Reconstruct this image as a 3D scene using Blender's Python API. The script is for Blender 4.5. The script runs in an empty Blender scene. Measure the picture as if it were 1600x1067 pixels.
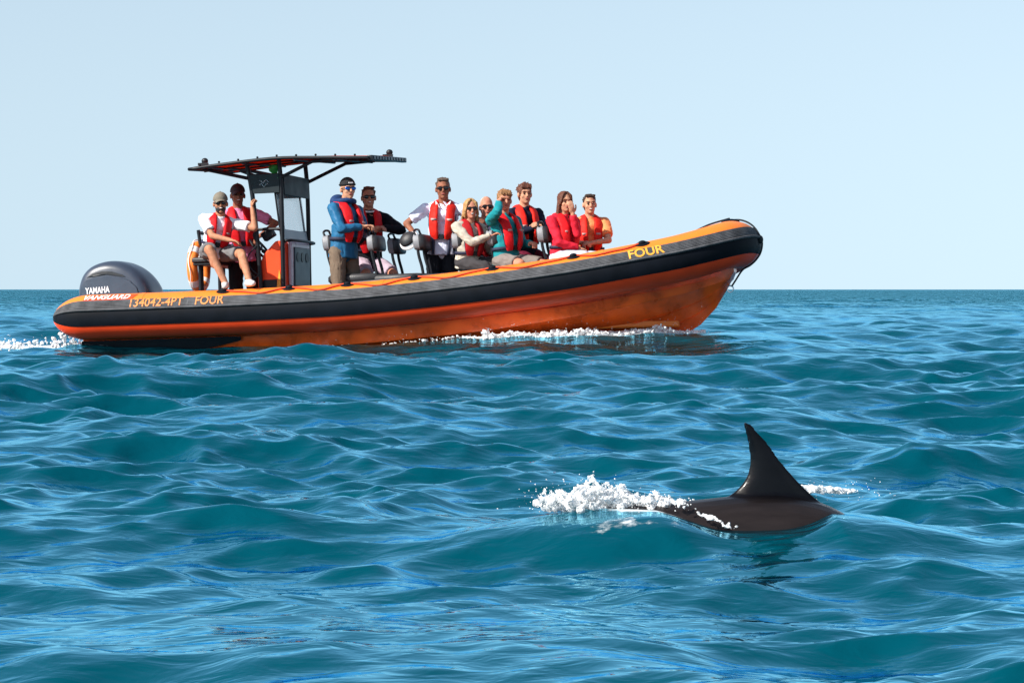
import bpy, bmesh, math, random
import numpy as np
from mathutils import Vector, Matrix, Euler

S = bpy.context.scene
COL = S.collection
R_ = math.radians

# ------------------------------------------------------------------ camera
cam_d = bpy.data.cameras.new('camera')
cam = bpy.data.objects.new('camera', cam_d)
COL.objects.link(cam)
CAM_H = 0.70
cam.location = (0, 0, CAM_H)
cam.rotation_euler = (R_(90 - 1.042), 0, 0)
cam_d.sensor_width = 36.0
cam_d.lens = 100.8
cam_d.clip_start = 0.1
cam_d.clip_end = 30000
S.camera = cam

# ------------------------------------------------------------------ sky + sun
SUN_EL, SUN_AZ = R_(37), R_(-121)      # azimuth measured from +Y (view axis) towards +X
w = bpy.data.worlds.new('World')
S.world = w
w.use_nodes = True
nt = w.node_tree
bg = nt.nodes['Background']
sky = nt.nodes.new('ShaderNodeTexSky')
sky.sky_type = 'NISHITA'
sky.sun_disc = False
sky.sun_elevation = SUN_EL
sky.sun_rotation = SUN_AZ
sky.altitude = 0
sky.air_density = 1.0
sky.dust_density = 0.4
sky.ozone_density = 1.6
SKY_LIFT = 0.19
tcw = nt.nodes.new('ShaderNodeTexCoord')
sep = nt.nodes.new('ShaderNodeSeparateXYZ'); nt.links.new(tcw.outputs['Generated'], sep.inputs[0])
zz = nt.nodes.new('ShaderNodeMath'); zz.operation = 'MULTIPLY_ADD'; zz.inputs[2].default_value = SKY_LIFT ** 2     # clear marine air: no yellow haze band on the horizon
nt.links.new(sep.outputs[2], zz.inputs[0]); nt.links.new(sep.outputs[2], zz.inputs[1])
sq = nt.nodes.new('ShaderNodeMath'); sq.operation = 'SQRT'; nt.links.new(zz.outputs[0], sq.inputs[0])
cmb = nt.nodes.new('ShaderNodeCombineXYZ')
nt.links.new(sep.outputs[0], cmb.inputs[0]); nt.links.new(sep.outputs[1], cmb.inputs[1]); nt.links.new(sq.outputs[0], cmb.inputs[2])
nrm = nt.nodes.new('ShaderNodeVectorMath'); nrm.operation = 'NORMALIZE'
nt.links.new(cmb.outputs[0], nrm.inputs[0]); nt.links.new(nrm.outputs[0], sky.inputs[0])
hz = nt.nodes.new('ShaderNodeMix'); hz.data_type = 'RGBA'; hz.blend_type = 'MULTIPLY'; hz.inputs[0].default_value = 1.0
hz.inputs[7].default_value = (1.34, 1.13, 0.92, 1)          # paler, milkier blue over the whole sky
nt.links.new(sky.outputs[0], hz.inputs[6]); nt.links.new(hz.outputs[2], bg.inputs[0])
bg.inputs[1].default_value = 0.115
sd = bpy.data.lights.new('sun', 'SUN')
sd.energy = 4.6
sd.angle = R_(0.53)
sd.color = (1.0, 0.95, 0.87)
sun = bpy.data.objects.new('sun', sd)
COL.objects.link(sun)
to_sun = Vector((math.cos(SUN_EL) * math.sin(SUN_AZ), math.cos(SUN_EL) * math.cos(SUN_AZ), math.sin(SUN_EL)))
sun.rotation_euler = to_sun.to_track_quat('Z', 'Y').to_euler()
S.view_settings.view_transform = 'Standard'
S.view_settings.look = 'None'
S.view_settings.exposure = 0.74
S.view_settings.gamma = 1.0
S.view_settings.use_curve_mapping = False
S.cycles.max_bounces = 8
S.cycles.use_denoising = True
S.cycles.caustics_reflective = False
S.cycles.caustics_refractive = False

# ------------------------------------------------------------------ materials
def mat(name, color, rough=0.5, metal=0.0, spec=0.5, coat=0.0, bump=0.0, bscale=60.0, vary=0.0, vscale=8.0, trans=0.0, alpha=1.0, sheen=0.0, sub=0.0):
    m = bpy.data.materials.new(name)
    m.use_nodes = True
    t = m.node_tree
    b = t.nodes['Principled BSDF']
    b.inputs['Base Color'].default_value = (*color, 1)
    b.inputs['Roughness'].default_value = rough
    b.inputs['Metallic'].default_value = metal
    b.inputs['Specular IOR Level'].default_value = spec
    b.inputs['Coat Weight'].default_value = coat
    b.inputs['Transmission Weight'].default_value = trans
    b.inputs['Alpha'].default_value = alpha
    b.inputs['Sheen Weight'].default_value = sheen
    if sub:
        b.inputs['Subsurface Weight'].default_value = sub
        b.inputs['Subsurface Radius'].default_value = (0.012, 0.005, 0.003)
    tc = t.nodes.new('ShaderNodeTexCoord')
    if vary:
        n = t.nodes.new('ShaderNodeTexNoise'); n.inputs['Scale'].default_value = vscale; n.inputs['Detail'].default_value = 6
        t.links.new(tc.outputs['Object'], n.inputs['Vector'])
        r = t.nodes.new('ShaderNodeMapRange'); r.inputs[1].default_value = 0.3; r.inputs[2].default_value = 0.7
        r.inputs[3].default_value = 1 - vary; r.inputs[4].default_value = 1 + vary
        t.links.new(n.outputs['Fac'], r.inputs[0])
        mx = t.nodes.new('ShaderNodeMix'); mx.data_type = 'RGBA'; mx.blend_type = 'MULTIPLY'; mx.inputs[0].default_value = 1
        mx.inputs[6].default_value = (*color, 1)
        t.links.new(r.outputs[0], mx.inputs[7])
        t.links.new(mx.outputs[2], b.inputs['Base Color'])
        r2 = t.nodes.new('ShaderNodeMapRange'); r2.inputs[3].default_value = max(0.03, rough - 0.12); r2.inputs[4].default_value = min(1, rough + 0.12)
        t.links.new(n.outputs['Fac'], r2.inputs[0]); t.links.new(r2.outputs[0], b.inputs['Roughness'])
    if bump:
        n2 = t.nodes.new('ShaderNodeTexNoise'); n2.inputs['Scale'].default_value = bscale; n2.inputs['Detail'].default_value = 5
        t.links.new(tc.outputs['Object'], n2.inputs['Vector'])
        bp = t.nodes.new('ShaderNodeBump'); bp.inputs['Strength'].default_value = bump; bp.inputs['Distance'].default_value = 0.01
        t.links.new(n2.outputs['Fac'], bp.inputs['Height']); t.links.new(bp.outputs[0], b.inputs['Normal'])
    return m

# ------------------------------------------------------------------ sea
def smooth(a, b, x):
    t = np.clip((x - a) / (b - a), 0, 1)
    return t * t * (3 - 2 * t)

def vnoise(x, y, seed):
    """value noise on arrays"""
    rs = np.random.RandomState(seed)
    tab = rs.rand(256, 256)
    xi = np.floor(x).astype(int); yi = np.floor(y).astype(int)
    fx = x - xi; fy = y - yi
    fx = fx * fx * (3 - 2 * fx); fy = fy * fy * (3 - 2 * fy)
    a = tab[xi & 255, yi & 255]; b = tab[(xi + 1) & 255, yi & 255]
    c = tab[xi & 255, (yi + 1) & 255]; d = tab[(xi + 1) & 255, (yi + 1) & 255]
    return (a * (1 - fx) + b * fx) * (1 - fy) + (c * (1 - fx) + d * fx) * fy

_rs = np.random.RandomState(11)
WAVES = []
def add_band(n, l0, l1, slope, dmean, dspread, q):
    """n waves between wavelengths l0..l1 with total rms slope"""
    for i in range(n):
        lam = l0 * (l1 / l0) ** ((i + _rs.rand()) / n)
        k = 2 * math.pi / lam
        th = R_(dmean) + R_(dspread) * _rs.randn()
        a = slope * math.sqrt(2.0 / n) / k * (0.6 + 0.8 * _rs.rand())
        WAVES.append((lam, k, math.cos(th), math.sin(th), a, _rs.rand() * 6.2832, q))
add_band(8, 9.0, 22.0, 0.030, -70, 18, 0.6)
add_band(22, 2.6, 7.0, 0.048, -78, 26, 0.9)
add_band(44, 0.9, 2.6, 0.095, -86, 38, 1.0)
add_band(54, 0.34, 0.9, 0.155, -90, 44, 1.0)
add_band(44, 0.14, 0.34, 0.125, -92, 50, 1.0)

def sea_disp(X, Y, sp):
    """Gerstner sum on (rows, columns) arrays; sp = local mesh spacing, short waves fade out where the mesh cannot carry them"""
    dx = np.zeros_like(X); dy = np.zeros_like(X); dz = np.zeros_like(X)
    g1 = (0.55 + 0.9 * vnoise(X / 3.1 + 7, Y / 4.3, 3)).astype(np.float32)
    g2 = (0.35 + 1.3 * vnoise(X / 1.3, Y / 2.1 + 31, 4)).astype(np.float32)
    lo = sp.min(axis=1)
    clo = sp[0] / sp[0].min()
    for lam, k, c, s, a, ph, q in WAVES:
        n = int(np.searchsorted(lo, lam / 2.2))            # rows fine enough for this wave
        if n == 0:
            continue
        cc = np.where(lo[0] * clo < lam / 2.2)[0]
        sl = np.s_[:n, cc[0]:cc[-1] + 1]
        fade = smooth(2.2, 4.5, lam / sp[sl]) * np.float32(a)
        if lam < 2.6:
            fade = fade * (g1[sl] if lam > 0.9 else g2[sl])
        p = (np.float32(k * c) * X[sl] + np.float32(k * s) * Y[sl]) + np.float32(ph)
        cp = np.cos(p); sn = np.sin(p)
        dz[sl] += fade * cp
        fade *= sn
        dx[sl] -= np.float32(q * c) * fade
        dy[sl] -= np.float32(q * s) * fade
    return dx, dy, dz

BOAT_M = Matrix.Translation((-4.8404, 32.9429, 0.3448)) @ Matrix.Rotation(R_(-14), 4, 'Z') @ Matrix.Rotation(R_(-2), 4, 'Y') @ Matrix.Rotation(R_(-1.5), 4, 'X')
DOL = (0.76, 8.64)                       # where the dolphin's fin stands
def sea_local(X, Y, dz):
    """the swell the boat rides, and the calmer dished water round the dolphin"""
    yc = np.interp(X, [-8, -5, 3, 5], [33.0, 31.9, 30.9, 30.6])
    amp = np.interp(X, [-9, -5.5, -3.5, -1, 0.5, 2.6, 3.3, 4.8], [0.0, 0.07, 0.12, 0.23, 0.27, 0.28, 0.16, 0.0])
    w = np.where(Y < yc, 2.6, 4.0)
    g = np.exp(-((Y - yc) / w) ** 2)
    h = dz * (1 - 0.5 * g * (amp > 0.01)) + amp * g
    dx = X - DOL[0]; dy = Y - DOL[1]
    mask = np.exp(-((dx + 0.22) / 0.72) ** 4) * np.exp(-((dy + 0.10) / 0.34) ** 4)
    dish = -0.010 + np.where(dx > 0, np.clip(1.6 * np.abs(dx) ** 2.2, 0, 0.05) + 0.02 * smooth(0.1, 0.5, dx), 0.054 * smooth(0.12, 0.36, -dx))
    return h * (1 - 0.88 * mask) + dish * mask

def hull_line(t):
    """waterline of the near side, t = boat length coordinate"""
    y = -0.98 * (1 - np.clip((t - 4.4) / 2.85, 0, 1) ** 2.2)
    p = BOAT_M @ Vector((float(t), float(y), -0.3))
    return p.x, p.y
def foam_field(X, Y):
    F = np.zeros_like(X)
    box = (X > -16) & (X < 5) & (Y > 26) & (Y < 42)
    x = X[box]; y = Y[box]; f = np.zeros_like(x)
    for t in np.linspace(0.2, 7.2, 90):
        px, py = hull_line(t)
        st = 0.55 + 0.55 * smooth(4.0, 5.6, t) + 0.35 * smooth(1.2, 0.3, t) if not (2.4 < t < 3.4) else 0.45
        rad = 0.16 + 0.16 * float(smooth(4.2, 6.8, t))
        f = np.maximum(f, float(st) * np.exp(-((x - px) ** 2 + (y - py) ** 2) / rad ** 2))
    # wake behind the stern
    sx, sy = (BOAT_M @ Vector((0.2, 0, 0)))[:2]
    d = np.array([-math.cos(R_(14)), math.sin(R_(14))]); u = (x - sx) * d[0] + (y - sy) * d[1]; v = -(x - sx) * d[1] + (y - sy) * d[0]
    wd = 0.9 + 0.10 * np.clip(u, 0, 30)
    wk = smooth(-0.3, 0.4, u) * np.exp(-np.clip(u, 0, 99) / 9.0) * np.exp(-(v / wd) ** 4)
    f = np.maximum(f, 0.95 * wk)
    F[box] = f
    box = (np.abs(X - DOL[0]) < 1.6) & (np.abs(Y - DOL[1]) < 1.0)
    x = X[box] - DOL[0]; y = Y[box] - DOL[1]
    f = 0.95 * np.exp(-((x + 0.50) / 0.24) ** 2 - ((y - 0.02) / 0.10) ** 2)
    f = np.maximum(f, 0.8 * np.exp(-((x - 0.30) / 0.10) ** 2 - ((y - 0.22) / 0.08) ** 2))
    f = np.maximum(f, 0.55 * np.exp(-((x + 0.45) / 0.35) ** 2 - ((y + 0.32) / 0.14) ** 2))
    f = np.maximum(f, 0.66 * np.exp(-((x + 0.42) / 0.30) ** 2 - ((y + 0.12) / 0.12) ** 2))
    F[box] = np.maximum(F[box], f)
    return F

def build_sea():
    rad = np.concatenate([np.geomspace(3.0, 70.0, 1050)[:-1], np.geomspace(70.0, 420.0, 360)[:-1], np.geomspace(420.0, 9000.0, 130)])
    outer = np.geomspace(0.05, 166.0, 44)[1:]
    az = np.radians(np.concatenate([-(13.5 + outer[::-1]), np.linspace(-13.5, 13.5, 560), 13.5 + outer]))
    nr, na = len(rad), len(az)
    Rr, A = np.meshgrid(rad, az, indexing='ij')
    X = (Rr * np.sin(A)).astype(np.float32); Y = (Rr * np.cos(A)).astype(np.float32)
    sr = np.gradient(rad); sa = np.gradient(az)
    sp = np.maximum(np.repeat(sr[:, None], na, 1), rad[:, None] * sa[None, :]).astype(np.float32)
    dx, dy, dz = sea_disp(X, Y, sp)
    X = X.ravel(); Y = Y.ravel(); dx = dx.ravel(); dy = dy.ravel(); dz = dz.ravel(); sp = sp.ravel()
    foam = foam_field(X, Y)
    hz = sea_local(X, Y, dz)
    co = np.stack([X + dx, Y + dy, hz], 1).astype(np.float32)
    idx = np.arange(nr * na).reshape(nr, na)
    quads = np.stack([idx[:-1, :-1], idx[1:, :-1], idx[1:, 1:], idx[:-1, 1:]], -1).reshape(-1, 4)
    quads = quads[:, ::-1]
    me = bpy.data.meshes.new('sea')
    me.vertices.add(len(co)); me.vertices.foreach_set('co', co.ravel())
    n = len(quads)
    me.loops.add(n * 4); me.loops.foreach_set('vertex_index', quads.ravel().astype(np.int32))
    me.polygons.add(n); me.polygons.foreach_set('loop_start', np.arange(0, n * 4, 4, dtype=np.int32))
    me.polygons.foreach_set('use_smooth', np.ones(n, bool))
    me.update(calc_edges=True)
    at = me.attributes.new('rough_sea', 'FLOAT', 'POINT'); at.data.foreach_set('value', smooth(0.12, 0.9, sp).astype(np.float32))
    at = me.attributes.new('foam', 'FLOAT', 'POINT'); at.data.foreach_set('value', foam.astype(np.float32))
    o = bpy.data.objects.new('sea', me); COL.objects.link(o)
    o['kind'] = 'structure'
    def height(x, y):
        r = math.hypot(x, y); i = int(np.clip(np.searchsorted(rad, r), 1, nr - 1)); j = int(np.clip(np.searchsorted(az, math.atan2(x, y)), 1, na - 1))
        return float(co[i * na + j, 2])
    return o, height

def sea_material():
    m = bpy.data.materials.new('sea_water'); m.use_nodes = True
    t = m.node_tree; N = t.nodes; K = t.links
    N.remove(N['Principled BSDF'])
    geo = N.new('ShaderNodeNewGeometry')
    mp = N.new('ShaderNodeMapping'); mp.inputs['Scale'].default_value = (1.0, 1.7, 1.0); mp.inputs['Rotation'].default_value = (0, 0, 0.15)
    K.new(geo.outputs['Position'], mp.inputs['Vector'])
    n1 = N.new('ShaderNodeTexNoise'); n1.inputs['Scale'].default_value = 6.5; n1.inputs['Detail'].default_value = 3.5; n1.inputs['Roughness'].default_value = 0.45; n1.inputs['Distortion'].default_value = 0.5
    K.new(mp.outputs[0], n1.inputs['Vector'])
    bp = N.new('ShaderNodeBump'); bp.inputs['Strength'].default_value = 0.5; bp.inputs['Distance'].default_value = 0.021
    K.new(n1.outputs['Fac'], bp.inputs['Height'])
    # chop too fine for the far mesh goes into the normal there
    att = N.new('ShaderNodeAttribute'); att.attribute_name = 'rough_sea'
    n2 = N.new('ShaderNodeTexNoise'); n2.inputs['Scale'].default_value = 1.1; n2.inputs['Detail'].default_value = 3
    K.new(mp.outputs[0], n2.inputs['Vector'])
    bp2 = N.new('ShaderNodeBump'); bp2.inputs['Distance'].default_value = 0.7
    K.new(att.outputs['Fac'], bp2.inputs['Strength']); K.new(n2.outputs['Fac'], bp2.inputs['Height']); K.new(bp.outputs[0], bp2.inputs['Normal'])
    nor = bp2.outputs[0]
    body = N.new('ShaderNodeBsdfDiffuse'); body.inputs['Color'].default_value = (0.0, 0.052, 0.076, 1)
    refl = N.new('ShaderNodeBsdfGlossy'); refl.inputs['Color'].default_value = (0.32, 0.78, 0.99, 1); refl.inputs['Roughness'].default_value = 0.04
    fre = N.new('ShaderNodeFresnel'); fre.inputs['IOR'].default_value = 1.36
    for q in (body, refl, fre): K.new(nor, q.inputs['Normal'])
    wat = N.new('ShaderNodeMixShader'); fm_ = N.new('ShaderNodeMapRange'); fm_.inputs[1].default_value = 0.06; fm_.inputs[2].default_value = 0.55; fm_.inputs[3].default_value = 0.02; fm_.inputs[4].default_value = 0.97; K.new(fre.outputs[0], fm_.inputs[0]); K.new(fm_.outputs[0], wat.inputs[0]); K.new(body.outputs[0], wat.inputs[1]); K.new(refl.outputs[0], wat.inputs[2])
    # broken white water, where the 'foam' attribute is set by the hull, the wake and the dolphin
    fa = N.new('ShaderNodeAttribute'); fa.attribute_name = 'foam'
    fn = N.new('ShaderNodeTexNoise'); fn.inputs['Scale'].default_value = 9.0; fn.inputs['Detail'].default_value = 8; fn.inputs['Roughness'].default_value = 0.7
    K.new(geo.outputs['Position'], fn.inputs['Vector'])
    ad = N.new('ShaderNodeMath'); ad.operation = 'ADD'; K.new(fa.outputs['Fac'], ad.inputs[0]); K.new(fn.outputs['Fac'], ad.inputs[1])
    fr = N.new('ShaderNodeMapRange'); fr.interpolation_type = 'SMOOTHSTEP'; fr.inputs[1].default_value = 1.02; fr.inputs[2].default_value = 1.28
    K.new(ad.outputs[0], fr.inputs[0])
    fd = N.new('ShaderNodeBsdfDiffuse'); fd.inputs['Color'].default_value = (0.80, 0.83, 0.84, 1)
    out = N.new('ShaderNodeMixShader'); K.new(fr.outputs[0], out.inputs[0]); K.new(wat.outputs[0], out.inputs[1]); K.new(fd.outputs[0], out.inputs[2])
    K.new(out.outputs[0], N['Material Output'].inputs[0])
    return m
SEA, sea_height = build_sea()
SEA.data.materials.append(sea_material())

# ------------------------------------------------------------------ mesh building helpers
class MB:
    """collects geometry for ONE mesh object"""
    def __init__(s):
        s.v = []; s.f = []; s.m = []
    def add(s, vs, fs, mi=0):
        o = len(s.v)
        s.v += [tuple(p) for p in vs]
        s.f += [tuple(i + o for i in f) for f in fs]
        s.m += [mi] * len(fs)
        return s
    def box(s, c, d, rot=None, mi=0, taper=1.0):
        M = rot if rot is not None else Matrix.Identity(3)
        vs = []
        for z in (-1, 1):
            k = taper if z > 0 else 1.0
            for x, y in ((-1, -1), (1, -1), (1, 1), (-1, 1)):
                vs.append(Vector(c) + M @ Vector((x * d[0] / 2 * k, y * d[1] / 2 * k, z * d[2] / 2)))
        return s.add(vs, [(3, 2, 1, 0), (4, 5, 6, 7), (0, 1, 5, 4), (1, 2, 6, 5), (2, 3, 7, 6), (3, 0, 4, 7)], mi)
    def tube(s, path, r, n=10, mi=0, closed=False):
        P = [Vector(p) for p in path]; N = len(P)
        rr = r if isinstance(r, (list, tuple)) else [r] * N
        vs = []; prev = None
        for i in range(N):
            a = P[(i - 1) % N] if closed or i > 0 else P[i]
            b = P[(i + 1) % N] if closed or i < N - 1 else P[i]
            t = (b - a).normalized()
            if prev is None:
                u = t.orthogonal().normalized()
            else:
                u = (prev - t * prev.dot(t))
                u = u.normalized() if u.length > 1e-6 else t.orthogonal().normalized()
            prev = u; w_ = t.cross(u)
            for k in range(n):
                a_ = 2 * math.pi * k / n
                vs.append(P[i] + (u * math.cos(a_) + w_ * math.sin(a_)) * rr[i])
        fs = []
        for i in range(N if closed else N - 1):
            j = (i + 1) % N
            for k in range(n):
                l = (k + 1) % n
                fs.append((i * n + k, i * n + l, j * n + l, j * n + k))
        if not closed:
            fs.append(tuple(range(n - 1, -1, -1)))
            fs.append(tuple((N - 1) * n + k for k in range(n)))
        return s.add(vs, fs, mi)
    def grid(s, rows, mi=0, wrap=False):
        n = len(rows[0]); vs = [p for r in rows for p in r]; fs = []
        for i in range(len(rows) - 1):
            for k in range(n if wrap else n - 1):
                l = (k + 1) % n
                fs.append((i * n + k, i * n + l, (i + 1) * n + l, (i + 1) * n + k))
        return s.add(vs, fs, mi)
    def loft(s, rows, mi=0):
        n = len(rows[0]); s.grid(rows, mi, True); o = len(s.v) - n * len(rows)
        s.f += [tuple(o + k for k in range(n - 1, -1, -1)), tuple(o + (len(rows) - 1) * n + k for k in range(n))]
        s.m += [mi, mi]
        return s
    def ellip(s, c, r, rot=None, nu=16, nv=10, mi=0, v0=-90, v1=90):
        M = rot if rot is not None else Matrix.Identity(3); rows = []
        for j in range(nv + 1):
            ph = R_(v0 + (v1 - v0) * j / nv)
            ph = max(min(ph, R_(89.5)), R_(-89.5))
            rows.append([Vector(c) + M @ Vector((r[0] * math.cos(ph) * math.cos(2 * math.pi * k / nu), r[1] * math.cos(ph) * math.sin(2 * math.pi * k / nu), r[2] * math.sin(ph))) for k in range(nu)])
        return s.loft(rows, mi)
    def prism(s, poly, axis, a, b, mi=0):
        """polygon in the plane normal to axis ('y': (x,z), 'x': (y,z), 'z': (x,y)) from a to b"""
        def p(q, h):
            return {'y': (q[0], h, q[1]), 'x': (h, q[0], q[1]), 'z': (q[0], q[1], h)}[axis]
        n = len(poly)
        vs = [p(q, a) for q in poly] + [p(q, b) for q in poly]
        fs = [tuple(range(n)), tuple(range(2 * n - 1, n - 1, -1))] + [(k, k + n, (k + 1) % n + n, (k + 1) % n) for k in range(n)]
        return s.add(vs, fs, mi)
    def build(s, name, mats, parent=None, smooth_ang=35, bevel=0.0, matrix=None):
        me = bpy.data.meshes.new(name)
        me.from_pydata([tuple(v) for v in s.v], [], s.f)
        bm = bmesh.new(); bm.from_mesh(me); bmesh.ops.recalc_face_normals(bm, faces=bm.faces); bm.to_mesh(me); bm.free()
        me.polygons.foreach_set('material_index', s.m)
        for m in (mats if isinstance(mats, (list, tuple)) else [mats]):
            me.materials.append(m)
        me.polygons.foreach_set('use_smooth', [True] * len(me.polygons))
        me.set_sharp_from_angle(angle=R_(smooth_ang))
        o = bpy.data.objects.new(name, me); COL.objects.link(o)
        if parent is not None:
            o.parent = parent
        if matrix is not None:
            o.matrix_world = matrix
        if bevel:
            b = o.modifiers.new('bevel', 'BEVEL'); b.width = bevel; b.segments = 2; b.limit_method = 'ANGLE'; b.angle_limit = R_(40)
        return o

def tag(o, label=None, cat=None, group=None, kind=None):
    if label: o['label'] = label
    if cat: o['category'] = cat
    if group: o['group'] = group
    if kind: o['kind'] = kind
    return o

def catmull(pts, n=8):
    P = [Vector(p) for p in pts]; out = []
    for i in range(len(P) - 1):
        p0 = P[max(i - 1, 0)]; p1 = P[i]; p2 = P[i + 1]; p3 = P[min(i + 2, len(P) - 1)]
        for k in range(n):
            t = k / n
            out.append(0.5 * ((2 * p1) + (p2 - p0) * t + (2 * p0 - 5 * p1 + 4 * p2 - p3) * t * t + (3 * p1 - p0 - 3 * p2 + p3) * t ** 3))
    out.append(P[-1])
    return out

def text_mesh(txt, height, stretch=1.0, bold=0.0, shear=0.0):
    """flat lettering as (verts, faces), cap height = height, starting at u=0"""
    cu = bpy.data.curves.new('t', 'FONT'); cu.body = txt; cu.size = 1.0; cu.offset = bold; cu.shear = shear; cu.resolution_u = 3
    ob = bpy.data.objects.new('t', cu); COL.objects.link(ob)
    dg = bpy.context.evaluated_depsgraph_get()
    me = bpy.data.meshes.new_from_object(ob.evaluated_get(dg))
    bm = bmesh.new(); bm.from_mesh(me)
    bmesh.ops.triangulate(bm, faces=bm.faces)
    co = np.array([v.co[:] for v in bm.verts])
    lo, hi = co[:, 1].min(), co[:, 1].max()
    k = height / (hi - lo)
    vs = [((v.co.x - co[:, 0].min()) * k * stretch, (v.co.y - lo) * k) for v in bm.verts]
    fs = [tuple(v.index for v in f.verts) for f in bm.faces]
    bm.free(); bpy.data.objects.remove(ob); bpy.data.curves.remove(cu); bpy.data.meshes.remove(me)
    return vs, fs, (co[:, 0].max() - co[:, 0].min()) * k * stretch

# ------------------------------------------------------------------ boat materials
M = {}
M['orange'] = mat('orange_tube_fabric', (0.86, 0.20, 0.018), 0.42, bump=0.08, bscale=90, vary=0.06, vscale=5)
M['red'] = mat('red_orange_tube_fabric', (0.96, 0.072, 0.014), 0.45, spec=0.3, bump=0.08, bscale=90, vary=0.08, vscale=5)
M['hull'] = mat('orange_gelcoat', (0.93, 0.125, 0.012), 0.3, coat=0.2, spec=0.4, vary=0.38, vscale=4.5, bump=0.05, bscale=30)
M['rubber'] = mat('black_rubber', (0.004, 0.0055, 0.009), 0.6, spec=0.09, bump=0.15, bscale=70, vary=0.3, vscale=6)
M['rubber_sunlit'] = mat('sunlit_black_rubber', (0.088, 0.090, 0.097), 0.7, spec=0.15, bump=0.3, bscale=50, vary=0.35, vscale=9)  # same black rubber, its grey look in the sun put into the colour
M['black'] = mat('black_powder_coat', (0.007, 0.008, 0.011), 0.45, spec=0.3, vary=0.15)
M['blackcloth'] = mat('black_vinyl', (0.02, 0.02, 0.023), 0.5, bump=0.2, bscale=80, vary=0.2)
M['greypad'] = mat('grey_vinyl', (0.20, 0.21, 0.23), 0.5, bump=0.15, bscale=80, vary=0.12)
M['white'] = mat('white_gelcoat', (0.78, 0.78, 0.80), 0.3, vary=0.05)
M['lavender'] = mat('pale_gelcoat', (0.62, 0.60, 0.70), 0.3, vary=0.05)
M['steel'] = mat('stainless', (0.6, 0.62, 0.64), 0.25, metal=1.0)
M['navypanel'] = mat('dark_panel', (0.006, 0.013, 0.017), 0.55, spec=0.25, vary=0.1)
M['instr'] = mat('instrument_panel', (0.022, 0.045, 0.065), 0.4, spec=0.3, vary=0.1)
M['basegrey'] = mat('blue_grey_panel', (0.20, 0.28, 0.34), 0.4, vary=0.1)
M['glass'] = mat('tinted_windscreen', (0.55, 0.74, 0.82), 0.08, alpha=0.26)
M['deckgrey'] = mat('deck_grey', (0.25, 0.25, 0.26), 0.7, vary=0.1)
M['cowl'] = mat('outboard_grey', (0.034, 0.046, 0.072), 0.36, coat=0.25, vary=0.05)
M['cowl_dark'] = mat('outboard_dark', (0.008, 0.009, 0.012), 0.4)
M['silver'] = mat('silver_lettering', (0.75, 0.77, 0.80), 0.3, vary=0.03)
M['whiteprint'] = mat('white_print', (0.85, 0.85, 0.85), 0.5)
M['yellowprint'] = mat('amber_print', (0.85, 0.36, 0.03), 0.5, vary=0.12, vscale=30)
M['fadedprint'] = mat('faded_orange_print', (0.70, 0.21, 0.03), 0.6, vary=0.3, vscale=40)
M['rope'] = mat('black_rope', (0.012, 0.016, 0.022), 0.8, bump=0.6, bscale=200)
M['redrope'] = mat('red_orange_rope', (0.75, 0.07, 0.015), 0.7, bump=0.5, bscale=200)
M['buoy'] = mat('lifebuoy_orange', (0.86, 0.23, 0.03), 0.5, vary=0.08)
M['reflect'] = mat('reflective_tape', (0.8, 0.8, 0.8), 0.3)
M['green'] = mat('green_flag_cloth', (0.03, 0.30, 0.05), 0.8, bump=0.2)
M['redcloth'] = mat('red_flag_cloth', (0.6, 0.02, 0.02), 0.8, bump=0.2)

def canvas():
    m = bpy.data.materials.new('orange_canvas'); m.use_nodes = True; t = m.node_tree
    d = t.nodes.new('ShaderNodeBsdfDiffuse'); d.inputs[0].default_value = (0.8, 0.10, 0.02, 1)
    l = t.nodes.new('ShaderNodeBsdfTranslucent'); l.inputs[0].default_value = (0.85, 0.10, 0.015, 1)
    mx = t.nodes.new('ShaderNodeMixShader'); mx.inputs[0].default_value = 0.28
    t.links.new(d.outputs[0], mx.inputs[1]); t.links.new(l.outputs[0], mx.inputs[2]); t.links.new(mx.outputs[0], t.nodes['Material Output'].inputs[0])
    return m
M['canvas'] = canvas()
# ------------------------------------------------------------------ the boat
BOAT = bpy.data.objects.new('inflatable_boat', None); COL.objects.link(BOAT)
BOAT_M = Matrix.Translation((-4.8404, 32.9429, 0.3448)) @ Matrix.Rotation(R_(-14), 4, 'Z') @ Matrix.Rotation(R_(-2), 4, 'Y') @ Matrix.Rotation(R_(-1.5), 4, 'X')
BOAT.matrix_world = BOAT_M
tag(BOAT, 'long orange and black rigid inflatable boat with a black canopy, carrying the passengers', 'boat')

TR = 0.25
_zx = [0, .35, 1.25, 2.3, 3.0, 3.65, 4.6, 5.3, 5.97, 6.8, 7.2, 7.5]
_zz = [0, 0, .0, .003, .014, .034, .096, .160, .238, .375, .47, .575]
def tube_z(x):
    return float(np.interp(x, _zx, _zz)) if not _fine else float(np.interp(x, _fine[0], _fine[1]))
_fine = None
_c = catmull([(a, 0, b) for a, b in zip(_zx, _zz)], 10)
_fine = ([p.x for p in _c], [p.z for p in _c])

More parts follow.
